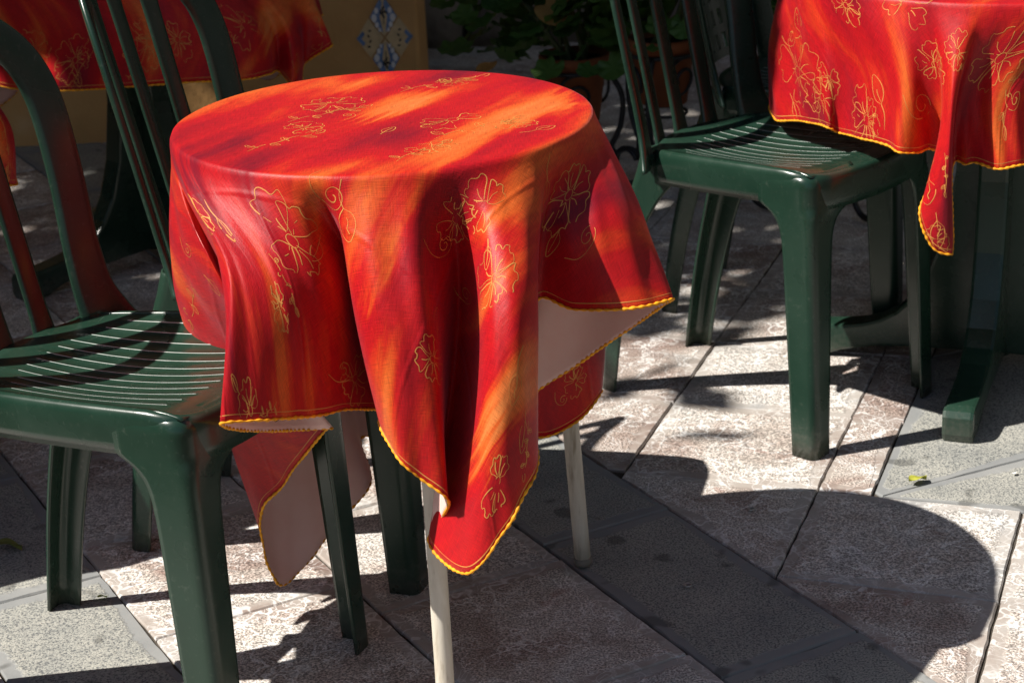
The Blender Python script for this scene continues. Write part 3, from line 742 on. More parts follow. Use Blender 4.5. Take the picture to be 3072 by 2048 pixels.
def square_cols(c, R, half, a0, folds, flare, over=None, seed=1, off=(0, 0)):
    """a square cloth hung over a round top: long at the corners, waved between them"""
    rr = random.Random(seed); cols_ = []
    n = 40
    for k in range(n):
        th = 360 * k / n; u = R_(th - a0); L = half / max(abs(math.cos(u)), abs(math.sin(u)))
        L = min(L, half * 1.34) + off[0] * math.cos(R_(th)) + off[1] * math.sin(R_(th))
        hang = L - R; corner = max(0, (L / half - 1) / .34)
        wv = math.sin(R_(th) * folds + seed) * .022 + rr.uniform(-.006, .006)
        rm = R + .028 + wv * .7 + corner * flare * .5; rh = R + .035 + wv * 1.3 + corner * flare
        drop = math.sqrt(max(hang**2 - (rh - R)**2, .01))
        cols_.append((th, cyl(c, th, rm, .722 - drop * .5), cyl(c, th, rh, .722 - drop)))
    return cols_
cols4 = square_cols(T4, .36, .60, 15, 11, .05, seed=3)
def override(cols_, items):
    for th, m_, h_ in items:
        cols_ = [q for q in cols_ if abs((q[0] - th + 180) % 360 - 180) > 5.5]; cols_.append((th, m_, h_))
    return cols_
cols4 = override(cols4, [
 (215, px(-40, 80, 3.99), px(-30, 190, 3.97)), (230, px(30, 90, 3.93), px(40, 205, 3.92)), (241, px(120, 95, 3.87), px(110, 210, 3.86)), (252, px(220, 95, 3.83), px(220, 206, 3.82)), (263, px(320, 90, 3.81), px(330, 198, 3.80)), (275, px(430, 85, 3.81), px(440, 190, 3.80)),
 (286, px(520, 80, 3.83), px(545, 186, 3.82)), (297, px(600, 75, 3.87), px(620, 172, 3.87)), (305, px(632, 70, 3.93), px(640, 165, 3.95)), (312, px(668, 90, 3.92), px(672, 200, 3.90)), (320, px(690, 90, 3.95), px(692, 196, 3.95)), (327, px(695, 60, 4.0), px(700, 150, 4.02)), (336, px(728, 20, 4.03), px(762, 105, 4.02)), (344, px(725, 20, 4.10), px(730, 95, 4.14)), (353, px(705, 10, 4.2), px(700, 85, 4.22)), (3, cyl(T4, 3, .375, .6), cyl(T4, 3, .375, .5))])
d4 = Drape(T4, .36, .722, cols4)
m4 = tag(empty('tablecloth', (0, 0, 0)), 'dim red satin cloth on the shaded table by the ochre wall', 'tablecloth')
d4.build('fabric', m4, 320, 26)
for i, (kd, x, y, s, a) in enumerate([('vine', 190, 150, .06, 200), ('blossom', 170, 140, .05, 200), ('blossom', 345, 100, .07, 250), ('blossom', 405, 90, .05, 250), ('vine', 300, 150, .06, 230), ('leaf', 270, 165, .05, 250), ('vine', 735, 60, .04, 300), ('curl', 690, 140, .05, 280), ('blossom', 560, 60, .06, 270), ('blossom', 80, 120, .05, 200)]):
    motif(d4, m4, kd, x, y, s, a, 500 + i)
cols5 = override(square_cols(T5, .40, .62, 48, 10, .04, seed=5),
 [(330, px(-120, 300, 2.90), px(-120, 400, 2.90)), (345, px(-30, 260, 2.93), px(-25, 415, 2.92)), (354, px(12, 280, 2.95), px(18, 426, 2.95)), (2, px(26, 300, 2.99), px(40, 420, 2.99)), (11, px(2, 300, 3.05), px(6, 370, 3.06)), (21, px(-40, 290, 3.15), px(-45, 360, 3.17)), (31, cyl(T5, 31, .43, .6), cyl(T5, 31, .44, .52))])
d5 = Drape(T5, .40, .722, cols5)
m5 = tag(empty('tablecloth', (0, 0, 0)), 'red satin cloth corner hanging behind the tall arched green chair back', 'tablecloth')
d5.build('fabric', m5, 280, 26)
for i, (kd, x, y, s, a) in enumerate([('vine', 15, 320, .04, 0), ('curl', 20, 390, .03, 0)]): motif(d5, m5, kd, x, y, s, a, 600 + i)

# ------------------------------------------------------------------ moulded plastic chair
BY = .172
def back_x(y, z): return -.130 - .225 * (z - .42) - .058 * (1 - np.minimum((np.abs(y) / BY)**2, 1.35))
def band(path, widths, thick, shift=None, seg=10):
    """flat rounded band on the chair back; path [(y,z)], widths per point, shift moves it in its own plane"""
    p = np.asarray(path, float); P = np.stack([back_x(p[:, 0], p[:, 1]), p[:, 0], p[:, 1]], -1)
    e = 1e-3; dy = (back_x(p[:, 0] + e, p[:, 1]) - back_x(p[:, 0] - e, p[:, 1])) / (2 * e)
    Nn = np.stack([np.ones(len(p)), -dy, np.full(len(p), .225)], -1); Nn /= np.linalg.norm(Nn, axis=1)[:, None]
    T = np.gradient(P, axis=0); T /= np.linalg.norm(T, axis=1)[:, None]
    W = np.cross(T, Nn); W /= np.linalg.norm(W, axis=1)[:, None]
    a = np.linspace(0, 2 * np.pi, seg, endpoint=False)
    ca = np.sign(np.cos(a)) * np.abs(np.cos(a))**.45; sa = np.sign(np.sin(a)) * np.abs(np.sin(a))**.7
    w_ = np.asarray(widths)[:, None, None] * .5
    sh = np.zeros(len(p)) if shift is None else np.asarray(shift)
    Q = P + W * sh[:, None]
    th_ = np.full(len(p), thick)[:, None, None] * .5
    Vv = (Q[:, None] + w_ * ca[None, :, None] * W[:, None] + th_ * sa[None, :, None] * Nn[:, None])
    # concave face
    Vv = Vv.reshape(-1, 3); F = []
    n = len(p)
    for i in range(n - 1):
        for j in range(seg): F.append((i * seg + j, i * seg + (j + 1) % seg, (i + 1) * seg + (j + 1) % seg, (i + 1) * seg + j))
    F.append(tuple(range(seg))[::-1]); F.append(tuple((n - 1) * seg + j for j in range(seg)))
    return Vv.tolist(), F
FX, FW, RW = .212, .166, .138
def seat_xy(a, b):
    wv = RW + (FW - RW) * a**.85 + .006 * math.sin(math.pi * a)
    y = b * wv; xr = float(back_x(np.array(b * BY * .92), np.array(.42))) + .004; xf = FX - .024 * abs(b)**2.4
    return xr + (xf - xr) * a, y
def seat_z(a, b):
    side = .449 - .016 * (1 - a)**1.3
    dish = (1 - abs(b)**2.2) * (math.sin(math.pi * min(1, a * .98 + .02))**.8) * .024
    fr = max(0, (a - .86) / .14)
    return side - dish - .010 * fr**2 * (1 - .3 * abs(b))
def make_chair():
    root = empty('plastic_chair')
    # seat with narrow grooves running front to back
    ng = 12; bs = [(-1, 0)]
    gpos = np.linspace(-.84, .84, ng); gw = .0085
    marks = []
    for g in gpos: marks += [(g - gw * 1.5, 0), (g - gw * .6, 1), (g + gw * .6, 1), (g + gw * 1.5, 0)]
    bs = [(-1, 0), (-.97, 0), (-.92, 0)] + marks + [(.92, 0), (.97, 0), (1, 0)]
    av = np.concatenate([np.linspace(0, .1, 4), np.linspace(.13, .87, 26), np.linspace(.89, 1, 7)])
    Vv, F, mi = [], [], []
    for a in av:
        for b, g in bs:
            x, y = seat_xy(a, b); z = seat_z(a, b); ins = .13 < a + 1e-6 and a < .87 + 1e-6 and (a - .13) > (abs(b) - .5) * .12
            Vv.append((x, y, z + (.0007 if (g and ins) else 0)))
    nb = len(bs)
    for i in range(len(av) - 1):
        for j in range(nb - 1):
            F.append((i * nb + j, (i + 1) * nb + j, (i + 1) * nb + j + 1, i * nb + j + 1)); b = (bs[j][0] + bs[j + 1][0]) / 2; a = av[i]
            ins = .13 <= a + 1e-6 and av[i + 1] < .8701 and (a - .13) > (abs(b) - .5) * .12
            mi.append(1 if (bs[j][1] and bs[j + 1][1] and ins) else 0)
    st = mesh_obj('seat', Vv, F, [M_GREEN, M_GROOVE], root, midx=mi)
    md = st.modifiers.new('thickness', 'SOLIDIFY'); md.thickness = .004; md.offset = -1
    # apron round the seat
    ring = [(a, -1.0) for a in np.linspace(0, 1, 22)] + [(1.0, b) for b in np.linspace(-1, 1, 26)[1:]] + [(a, 1.0) for a in np.linspace(1, 0, 22)[1:]]
    P = np.array([(*seat_xy(a, b), seat_z(a, b)) for a, b in ring])
    # soften the two front corners
    for _ in range(5):
        Q = P.copy(); Q[1:-1] = P[1:-1] * .5 + (P[:-2] + P[2:]) * .25
        for i, (a, b) in enumerate(ring):
            if a > .88 and abs(b) > .8: P[i] = Q[i]
    T = np.gradient(P[:, :2], axis=0); T /= np.linalg.norm(T, axis=1)[:, None]; O = np.stack([T[:, 1], -T[:, 0]], -1)
    levels = [(-.004, .0006), (.003, .0008), (.0075, -.003), (.0095, -.010), (.0095, -.024), (.0085, -.040), (.0075, -.054)]
    Vv = []
    for o_, dz in levels:
        for i in range(len(P)):
            k = 1.0 + .10 * math.sin(i * .3)
            q = P[i, :2] + O[i] * o_; Vv.append((q[0], q[1], P[i, 2] + (dz if dz > -.02 else dz * 1.05)))
    n = len(P); F = [(k * n + i, (k + 1) * n + i, (k + 1) * n + i + 1, k * n + i + 1) for k in range(len(levels) - 1) for i in range(n - 1)]
    ap = mesh_obj('apron', Vv, F, M_GREEN, root); md = ap.modifiers.new('thickness', 'SOLIDIFY'); md.thickness = .004; md.offset = -1
    # legs
    def leg(top, ft, dirx, sy, la, lb, fil, mids=None, name='leg', ztop=.432, cap=False, dec=.022):
        """L section: one arm along dirx*x (side face), one arm towards the chair's middle"""
        zs = np.concatenate([np.linspace(ztop, .34, 18), np.linspace(.32, .0, 12)])
        secs = []
        lip = [(.0165, .0165), (.008, .0155), (.003, .0115), (.0008, .006)] if cap else []
        for z, ins in [(ztop + dz, i_) for i_, dz in lip] + [(z, 0.0) for z in zs]:
            f_ = max(0, (ztop - z) / ztop)
            ax = top[0] + (ft[0] - top[0]) * f_ + (mids * math.sin(math.pi * f_) if mids else 0); ay = top[1] + (ft[1] - top[1]) * f_
            e = math.exp(-max(0, (.392 - z)) / dec) if z < .392 else 1.0
            rc = .012 + .012 * e
            l1 = la * (1 - .28 * f_) + fil[0] * e; l2 = lb * (1 - .28 * f_) + fil[1] * e
            ax -= dirx * ins; ay -= ins
            sink = lambda q, L: .012 * e * (q / L)**1.5
            s = []
            cvx = lambda y: -.024 * min(1.0, abs(y) / FW)**2.4
            def cvy(x):
                a_ = min(1.0, max(.02, (x + .13) / (.188 + .13))); return RW + (FW - RW) * a_**.85 + .006 * math.sin(math.pi * a_)
            for q in np.linspace(l1, rc, 8):
                xq = ax - dirx * q; yq = ay - sink(q, l1) if not cap else ay + e * (cvy(xq) - cvy(ax - dirx * rc)) * (1 - rc / q) / (1 - rc / l1) - .0018 * e * (q / l1)**2
                s.append((xq, yq * sy, z))
            for k in range(1, 6):
                an = k / 6 * math.pi / 2; s.append((ax - dirx * (rc - rc * math.sin(an)), (ay - (rc - rc * math.cos(an))) * sy, z))
            for q in np.linspace(rc, l2, 8): s.append((ax + (e * (cvx(ay - q) - cvx(ay - rc)) - .0018 * e * (q / l2)**2 if cap else -dirx * sink(q, l2) * .2), (ay - q) * sy, z))
            secs.append(s)
        Vv = [p for s in secs for p in s]; m_ = len(secs[0]); F = []
        for i in range(len(secs) - 1):
            for j in range(m_ - 1):
                q = (i * m_ + j, i * m_ + j + 1, (i + 1) * m_ + j + 1, (i + 1) * m_ + j); F.append(q if dirx * sy > 0 else q[::-1])
        o = mesh_obj(name, Vv, F, M_GREEN, root); md = o.modifiers.new('thickness', 'SOLIDIFY'); md.thickness = .0045; md.offset = 0
        return o
    for sy in (-1, 1):
        leg((.1965, .1745), (.210, .182), 1, sy, .058, .054, (.045, .045), cap=True, ztop=.4235, dec=.016)
        leg((-.168, .149), (-.272, .140), -1, sy, .046, .042, (.05, .03), mids=-.014, ztop=.426, dec=.05)
    # arched frame of the back and its three slats
    half = [(.143, .405), (.1445, .43), (.147, .47), (.152, .53), (.159, .61), (.163, .69), (.161, .745), (.150, .788), (.128, .822), (.096, .846), (.058, .858), (.02, .863)]
    hw = [.090, .074, .058, .052, .050, .050, .050, .050, .050, .050, .050, .050]; hs = [.022, .014, .004, 0, 0, 0, 0, 0, 0, 0, 0, 0]
    half = [(y, .405 + (z - .405) * .955) for y, z in half]
    path = half + [(-y, z) for y, z in half[::-1]]; wd = hw + hw[::-1]; sh = hs + hs[::-1]
    t0 = np.arange(len(path)); tq = np.linspace(0, len(path) - 1, 90)
    pp = hermite(t0, np.array(path), tq); ww = np.interp(tq, t0, wd); ss = np.interp(tq, t0, sh)
    v, f = band(pp, ww, .012, shift=ss); bf = mesh_obj('back_frame', v, f, M_GREEN, root)
    for y0 in (-.076, 0, .076):
        zz = np.linspace(.408, .826 - abs(y0) * .18, 24)
        yy = y0 * (.92 + .22 * (zz - .41)); wq = .030 + .016 * np.exp(-(zz - .408) / .016) + .014 * np.exp(-(zz[-1] - zz) / .02)
        v, f = band(list(zip(yy, zz)), wq, .009); mesh_obj('slat', v, f, M_GREEN, root)
    for ch in root.children:                      # lift the shell onto slightly taller legs
        if ch.name.startswith('leg'): ch.scale = (1, 1, 1.058)
        else: ch.location = (0, 0, .0247)
    return root
def place(root, x, y, ang): root.location = (x, y, 0); root.rotation_euler = (0, 0, R_(ang))
GRP = 'green moulded plastic chairs'
ch1 = make_chair(); place(ch1, -.482, 2.345, -25)
tag(ch1, 'dark green slatted plastic chair with its seat tucked under the hanging red cloth', 'chair', GRP)
ch2 = copy_tree(ch1); place(ch2, -.292, 2.79, -19)
tag(ch2, 'dark green slatted plastic chair squeezed in between small table and shaded table', 'chair', GRP)
ch3 = copy_tree(ch1); place(ch3, .448, 3.220, -43)
tag(ch3, 'dark green slatted plastic chair with sunlit seat under the long-cornered cloth', 'chair', GRP)

# ------------------------------------------------------------------ chair with a perforated back
ch4 = empty('plastic_chair')
for o in list(ch1.children):
    if o.name.startswith('slat'): continue
    k = o.copy(); COL.objects.link(k); k.parent = ch4
zz = np.linspace(.46, .80, 13); yy = np.linspace(-.13, .13, 13)
bm = bmesh.new(); vv = {}
def bv(y, z):
    k = (round(y, 4), round(z, 4))
    if k not in vv: vv[k] = bm.verts.new((float(back_x(np.array(y), np.array(z))), y, z))
    return vv[k]
ys = []; zs = []
for k in range(9): ys += [-.135 + k * .03, -.135 + k * .03 + .016]
for k in range(8): zs += [.45 + k * .045, .45 + k * .045 + .016]
for i in range(len(ys) - 1):
    for j in range(len(zs) - 1):
        if i % 2 == 1 and j % 2 == 1: continue
        bm.faces.new((bv(ys[i], zs[j]), bv(ys[i + 1], zs[j]), bv(ys[i + 1], zs[j + 1]), bv(ys[i], zs[j + 1])))
me = bpy.data.meshes.new('perforated_panel'); bm.to_mesh(me); bm.free(); me.materials.append(M_GREEN)
pp_ = bpy.data.objects.new('perforated_panel', me); COL.objects.link(pp_); pp_.parent = ch4; pp_.location = (0, 0, .0247)
md = pp_.modifiers.new('thickness', 'SOLIDIFY'); md.thickness = .006
place(ch4, .600, 3.69, -27)
tag(ch4, 'dark green plastic chair with a perforated back behind the sunlit-seat chair', 'chair', GRP)

# ------------------------------------------------------------------ walls
wl = tag(empty('plaster_wall', (-1.6, 5.25, 0)), 'ochre plastered wall with a blue and white diamond tile', 'wall')
def box(x0, x1, y0, y1, z0, z1):
    V_ = [(x, y, z) for z in (z0, z1) for y in (y0, y1) for x in (x0, x1)]
    return V_, [(0, 2, 3, 1), (4, 5, 7, 6), (0, 1, 5, 4), (2, 6, 7, 3), (0, 4, 6, 2), (1, 3, 7, 5)]
xr = float(aty(962, 80, 5.25)[0])
v, f = box(-2.4, xr + 1.6, 0, .6, -.1, 3.2); o = mesh_obj('wall_body', v, f, M_PLASTER, wl, smooth=False)
bv_ = o.modifiers.new('bevel', 'BEVEL'); bv_.width = .012; bv_.segments = 3
# diamond of four glazed tiles
M_T0 = simple('cream_glaze', (.62, .45, .24), .25, .5, 0, .15, 30); M_T1 = simple('blue_glaze', (.12, .20, .36), .25, .5, 0, .35, 40)
M_T2 = simple('pale_glaze', (.72, .70, .68), .25); M_T3 = simple('black_glaze', (.02, .022, .022), .25); M_T4 = simple('yellow_glaze', (.42, .24, .03), .25)
tc_ = aty(884, 86, 5.25); TW, TH_ = .079, .112
tile_c = (tc_[0] + 1.6, tc_[2])
def wallpoly(name, pts, mat, parent, depth, z0=-.0005):
    n = len(pts); Vv = [(tile_c[0] + x, z0, tile_c[1] + z) for x, z in pts] + [(tile_c[0] + x, -depth, tile_c[1] + z) for x, z in pts]
    a = sum(pts[i][0] * pts[(i + 1) % n][1] - pts[(i + 1) % n][0] * pts[i][1] for i in range(n))
    F = [tuple(range(n, 2 * n)) if a > 0 else tuple(range(2 * n - 1, n - 1, -1))] + [(i, (i + 1) % n, n + (i + 1) % n, n + i) if a > 0 else (n + i, n + (i + 1) % n, (i + 1) % n, i) for i in range(n)]
    return mesh_obj(name, Vv, F, mat, parent, smooth=False)
def ell(cx, cz, rx, rz, a=0, n=14):
    return [(cx + rx * math.cos(t) * math.cos(a) - rz * math.sin(t) * math.sin(a), cz + rx * math.cos(t) * math.sin(a) + rz * math.sin(t) * math.cos(a)) for t in np.linspace(0, 2 * math.pi, n, endpoint=False)]
g = .003
for sx, sz in ((0, 1), (1, 0), (0, -1), (-1, 0)):
    cx, cz = sx * TW / 2, sz * TH_ / 2
    q = [(cx - TW / 2 + g, cz), (cx, cz - TH_ / 2 + g), (cx + TW / 2 - g, cz), (cx, cz + TH_ / 2 - g)]
    tl = wallpoly('tile', q, M_T0, wl, .006)
    if sz:
        for s in (-1, 1):
            wallpoly('blue_border', [(cx + s * (TW / 2 - .004), cz), (cx + s * .006, cz + sz * (TH_ / 2 - .006)), (cx + s * .002, cz + sz * (TH_ / 2 - .02)), (cx + s * (.010), cz), (cx + s * .003, cz - sz * (TH_ / 2 - .012)), (cx + s * .008, cz - sz * (TH_ / 2 - .02))][::1], M_T1, tl, .0066)
            for k, (fx, fz, r) in enumerate(((.62, -.05, .009), (.46, -.38, .0065), (.30, -.62, .0045), (.45, .30, .007))):
                wallpoly('pale_oval', ell(cx + s * fx * TW / 2, cz + sz * fz * TH_ / 2, r * .8, r * 1.2), M_T2, tl, .0070)
        for k in range(5): wallpoly('leaf_sprig', ell(cx + (.0065 if k else 0) * math.cos(k * 1.57), cz + sz * .012 + .010 * math.sin(k * 1.57), .0028, .007, (k - 2) * .5), M_T3, tl, .0070)
        wallpoly('leaf_sprig', [(cx - .001, cz - .02), (cx + .001, cz - .02), (cx + .001, cz + .02), (cx - .001, cz + .02)], M_T3, tl, .0072)
    else:
        wallpoly('blue_border', [(cx + sx * (TW / 2 - .004), cz), (cx + sx * .018, cz + .02), (cx + sx * .012, cz + .012), (cx + sx * .022, cz), (cx + sx * .012, cz - .012), (cx + sx * .018, cz - .02)], M_T1, tl, .0066)
        for k in range(4): wallpoly('leaf_sprig', ell(cx + .004 * (k % 2) - .003, cz - .022 + k * .014, .0045, .0025, k * 1.1), M_T3, tl, .0070)
sw = tag(empty('stone_wall', (.2, 6.25, 0)), 'dark rubble stone wall behind the potted geraniums', 'wall')
v, f = box(-3, 4.2, .06, .6, -.1, 3.4); mesh_obj('wall_core', v, f, M_MORTAR, sw, smooth=False)
for r in range(4):
    x = -1.2 + random.uniform(-.2, 0)
    while x < 1.9:
        L = random.uniform(.22, .45); h = .20
        bm = bmesh.new(); bmesh.ops.create_cube(bm, size=1)
        bmesh.ops.subdivide_edges(bm, edges=bm.edges[:], cuts=2, use_grid_fill=True)
        for q in bm.verts:
            nv = mnoise.noise_vector(q.co * 1.7 + Vector((x * 3, r * 5, 0))); q.co += nv * .09; q.co.x *= L * .95; q.co.y *= .16; q.co.z *= h * .93
        me = bpy.data.meshes.new('stone'); bm.to_mesh(me); bm.free(); me.materials.append(M_STONE); me.polygons.foreach_set('use_smooth', np.ones(len(me.polygons), bool))
        o = bpy.data.objects.new('stone', me); COL.objects.link(o); o.parent = sw; o.location = (x + L / 2, .05, .09 + r * h); x += L

# ------------------------------------------------------------------ geraniums in iron stands
def leaf_mesh(name, lobes, mat):
    n = 42; V_ = [(0, 0, 0)]; F_ = []
    for k in range(n):
        a = 2 * math.pi * k / n; r = .5 * (1 + .055 * math.cos(a * lobes)) * (1 - .35 * math.exp(-((a - math.pi) / .35)**2)); V_.append((r * math.cos(a) , r * math.sin(a), .10 * (r / .5)**2 * (1 + .35 * math.cos(a * lobes))))
    for k in range(n): F_.append((0, 1 + k, 1 + (k + 1) % n))
    me = bpy.data.meshes.new(name); me.from_pydata(V_, [], F_); me.materials.append(mat); me.polygons.foreach_set('use_smooth', np.ones(len(F_), bool)); return me
def foliage_mat(name, a, b):
    mt, t, bs = new_mat(name); oi = N(t, 'ShaderNodeObjectInfo'); r = ramp(t, [(0, a), (1, b)], oi.outputs['Random'])
    tc = N(t, 'ShaderNodeTexCoord'); n_ = noise(t, tc.outputs['Object'], 6, 3)
    t.links.new(mixc(t, math_(t, 'MULTIPLY', n_.outputs[0], .35), r.outputs[0], tuple(x * .5 for x in a)), bs.inputs['Base Color'])
    bs.inputs['Roughness'].default_value = .5
    tr = N(t, 'ShaderNodeBsdfTranslucent'); t.links.new(r.outputs[0], tr.inputs[0]); mx = N(t, 'ShaderNodeMixShader'); mx.inputs[0].default_value = .25
    t.links.new(bs.outputs[0], mx.inputs[1]); t.links.new(tr.outputs[0], mx.inputs[2]); t.links.new(mx.outputs[0], t.nodes['Material Output'].inputs[0]); return mt
M_LEAF = foliage_mat('geranium_leaf', (.045, .12, .022), (.11, .21, .040)); M_STEM = simple('geranium_stem', (.08, .10, .03), .6); M_DRY = simple('dry_leaf', (.40, .22, .06), .8); M_RED = simple('geranium_petal', (.45, .008, .015), .5)
LEAF = leaf_mesh('leaf', 7, M_LEAF); PET = leaf_mesh('petal', 5, M_RED); DRY = leaf_mesh('dry_leaf', 3, M_DRY)
def potted(loc, rim_z, rad, hgt, label, spread, nleaf, seed, lean=(0, 0), up_=.25):
    rr = random.Random(seed); t = tag(empty('potted_geranium', (loc[0], loc[1], 0)), label, 'potted plant', 'geraniums in iron stands')
    b0 = rim_z - hgt
    v, f = lathe([(0, b0), (rad * .68, b0), (rad * .90, rim_z - .03), (rad, rim_z - .028), (rad * 1.02, rim_z - .004), (rad * 1.0, rim_z), (rad * .93, rim_z), (rad * .90, rim_z - .03), (0, rim_z - .032)], 40); mesh_obj('pot', v, f, M_TERRA, t)
    v, f = lathe([(0, rim_z - .012), (rad * .5, rim_z - .010), (rad * .91, rim_z - .016)], 24); mesh_obj('soil', v, f, M_SOIL, t)
    for k in range(9):
        a = rr.uniform(0, 6.28); e = np.array([spread * math.cos(a) * .6 + lean[0], spread * math.sin(a) * .5 + lean[1], rim_z + up_ * rr.uniform(.3, 1)])
        s = np.array([rr.uniform(-.03, .03), rr.uniform(-.03, .03), rim_z - .015]); m_ = (s + e) / 2 + np.array([0, 0, .05])
        q = hermite([0, .5, 1], np.array([s, m_, e]), np.linspace(0, 1, 8)); v, f = tube(q, np.linspace(.006, .003, 8), 6); mesh_obj('stem', v, f, M_STEM, t)
    for k in range(nleaf):
        a = rr.uniform(0, 6.28); q = rr.random()**.5; z = rr.uniform(-.35, 1)
        p = (q * spread * math.cos(a) + lean[0] * (1 + z) * .5, q * spread * .75 * math.sin(a) + lean[1], rim_z + .05 + up_ * z * (1.1 - .4 * q))
        if math.hypot(p[0], p[1]) < rad * 1.1 and p[2] < rim_z + .01: continue
        o = bpy.data.objects.new('leaf', LEAF if rr.random() > .02 else DRY); COL.objects.link(o); o.parent = t; o.location = p
        s = rr.uniform(.05, .092); o.scale = (s, s, s); o.rotation_euler = (rr.uniform(-.9, .5) + .5, rr.uniform(-.6, .6), a + rr.uniform(-1, 1))
    for k in range(2):
        a = rr.uniform(0, 6.28); cx, cy, cz = spread * .5 * math.cos(a) + lean[0], -spread * .6, rim_z + up_ * rr.uniform(.6, 1.0)
        for j in range(9):
            o = bpy.data.objects.new('petal', PET); COL.objects.link(o); o.parent = t; o.location = (cx + rr.uniform(-.02, .02), cy + rr.uniform(-.02, .02), cz + rr.uniform(-.02, .02)); o.scale = (.022,) * 3; o.rotation_euler = (rr.uniform(-1.5, 1.5), rr.uniform(-1.5, 1.5), rr.uniform(0, 6))
    return t
def scroll(r0, turns, n=44, sgn=1):
    a = np.linspace(0, turns * 2 * math.pi, n); r = r0 * (1 - .78 * a / a[-1]); return r, a * sgn
def stand(loc, rim_z, rad, label, rz=0.0, nleg=3, foot=.055):
    t = tag(empty('plant_stand', (loc[0], loc[1], 0), rz), label, 'plant stand', 'wrought iron plant stands')
    zr = rim_z - .034; rr = rad * 1.06
    a = np.linspace(0, 2 * math.pi, 40, endpoint=False); v, f = tube(np.stack([rr * np.cos(a), rr * np.sin(a), np.full(40, zr)], -1), .005, 8, True); mesh_obj('ring', v, f, M_IRON, t)
    v, f = tube(np.stack([rr * .62 * np.cos(a), rr * .62 * np.sin(a), np.full(40, max(.06, zr - .14))], -1), .004, 8, True); mesh_obj('lower_ring', v, f, M_IRON, t)
    for k in range(nleg):
        an = k * 2 * math.pi / nleg; cd = np.array([math.cos(an), math.sin(an), 0]); pts = []
        # S-shaped leg ending in an open curl on the ground, drawn in its own vertical plane
        prof = [(rr, zr), (rr + .035, zr * .8), (rr + .03, zr * .55), (rr + .005, zr * .36), (rr + .01, foot * 1.55)]
        pr = hermite(np.arange(len(prof)), np.array(prof), np.linspace(0, len(prof) - 1, 30))
        ca = np.linspace(math.pi * .75, math.pi * .75 + 2 * math.pi * 1.05, 36); cr = foot * np.linspace(1, .62, 36)
        cc = (rr + .045, foot + .004); cu = np.stack([cc[0] + cr * np.cos(ca), cc[1] + cr * np.sin(ca)], -1)
        pl = np.concatenate([pr, cu]); P = np.array([cd * q[0] + np.array([0, 0, q[1]]) for q in pl])
        v, f = tube(P, .0070, 8); mesh_obj('leg', v, f, M_IRON, t)
        # scroll panel between ring and lower ring
        an2 = an + math.pi / nleg; cd2 = np.array([math.cos(an2), math.sin(an2), 0]); tg = np.array([-cd2[1], cd2[0], 0])
        r_, a_ = scroll(.05, 1.4); rs = rr * .98; P = np.array([cd2 * (rs - .02 * (1 - math.sin(q) * .3)) + tg * rq * math.cos(q) + np.array([0, 0, zr - .055 + rq * math.sin(q)]) for rq, q in zip(r_, a_ + math.pi / 2)])
        v, f = tube(P, .004, 6); mesh_obj('scroll', v, f, M_IRON, t)
    return t
p1 = aty(1318, 122, 4.62); potted((p1[0], 4.62), float(p1[2]), .082, .16, 'terracotta pot of bushy geranium beside the ochre wall', .25, 190, 1, lean=(-.08, .02), up_=.25)
stand((p1[0], 4.62), float(p1[2]), .082, 'wrought iron scroll stand holding the geranium beside the ochre wall', -.52)
p2 = aty(1522, 84, 4.45); potted((p2[0], 4.45), float(p2[2]), .078, .15, 'terracotta pot of geranium seen through the slats of the sunlit-seat chair', .24, 130, 2, lean=(.05, .04), up_=.24)
stand((p2[0], 4.45), float(p2[2]), .078, 'wrought iron scroll stand seen through the slats of the sunlit-seat chair', -1.95)
p3 = ground(1975, 430); potted((.73, 4.30), .36, .085, .16, 'geranium pot standing behind the long-cornered cloth', .22, 70, 3, up_=.24)
stand((.73, 4.30), .36, .085, 'wrought iron scroll stand with curled feet under the long-cornered cloth', -1.1)

# ------------------------------------------------------------------ fallen leaves and litter
def fallen(name, x, y, size, rz, mat, label, cat):
    g_ = ground(x, y); n = 14; V_ = []; F_ = []
    for i in range(n + 1):
        s = i / n; hw = .5 * math.sin(math.pi * s**.8)**.8 * .55
        for j, q in enumerate((-1, -.5, 0, .5, 1)): V_.append(((s - .5) * size, q * hw * size, size * (.10 * q * q + .16 * math.sin(s * 5 + q) * s + .02) + .003))
    for i in range(n):
        for j in range(4): F_.append((i * 5 + j, i * 5 + j + 1, (i + 1) * 5 + j + 1, (i + 1) * 5 + j))
    zmin = min(v[2] for v in V_); V_ = [(a, b, c_ - zmin + .0012) for a, b, c_ in V_]
    o = mesh_obj(name, V_, F_, mat); o.location = (g_[0], g_[1], 0); o.rotation_euler = (0, 0, rz); return tag(o, label, cat)
M_YL = simple('yellow_green_leaf', (.42, .42, .06), .6, .3, 0, .25, 60); M_GL = simple('olive_leaf', (.16, .17, .04), .6, .3, 0, .25, 60); M_BL = simple('bright_green_leaf', (.30, .45, .04), .6); M_PAPER = simple('white_paper', (.75, .75, .72), .7)
fallen('fallen_leaf', 2108, 1108, .036, .5, M_YL, 'yellow-green fallen leaf on the grey slab near the pedestal foot', 'leaf')
fallen('fallen_leaf', 22, 1262, .045, -.3, M_GL, 'dull olive fallen leaf lying on the shaded paving', 'leaf')
fallen('fallen_leaf', 235, 1374, .014, .2, M_BL, 'tiny bright green leaf scrap on the sunlit grey strip', 'leaf')
fallen('paper_scrap', 2202, 640, .030, -.2, M_PAPER, 'small white paper scrap on the ground beside the pedestal column', 'litter')
fallen('paper_scrap', 2330, 1090, .012, .9, M_PAPER, 'tiny crumpled white scrap on the grey slab by the yellow leaf', 'litter')

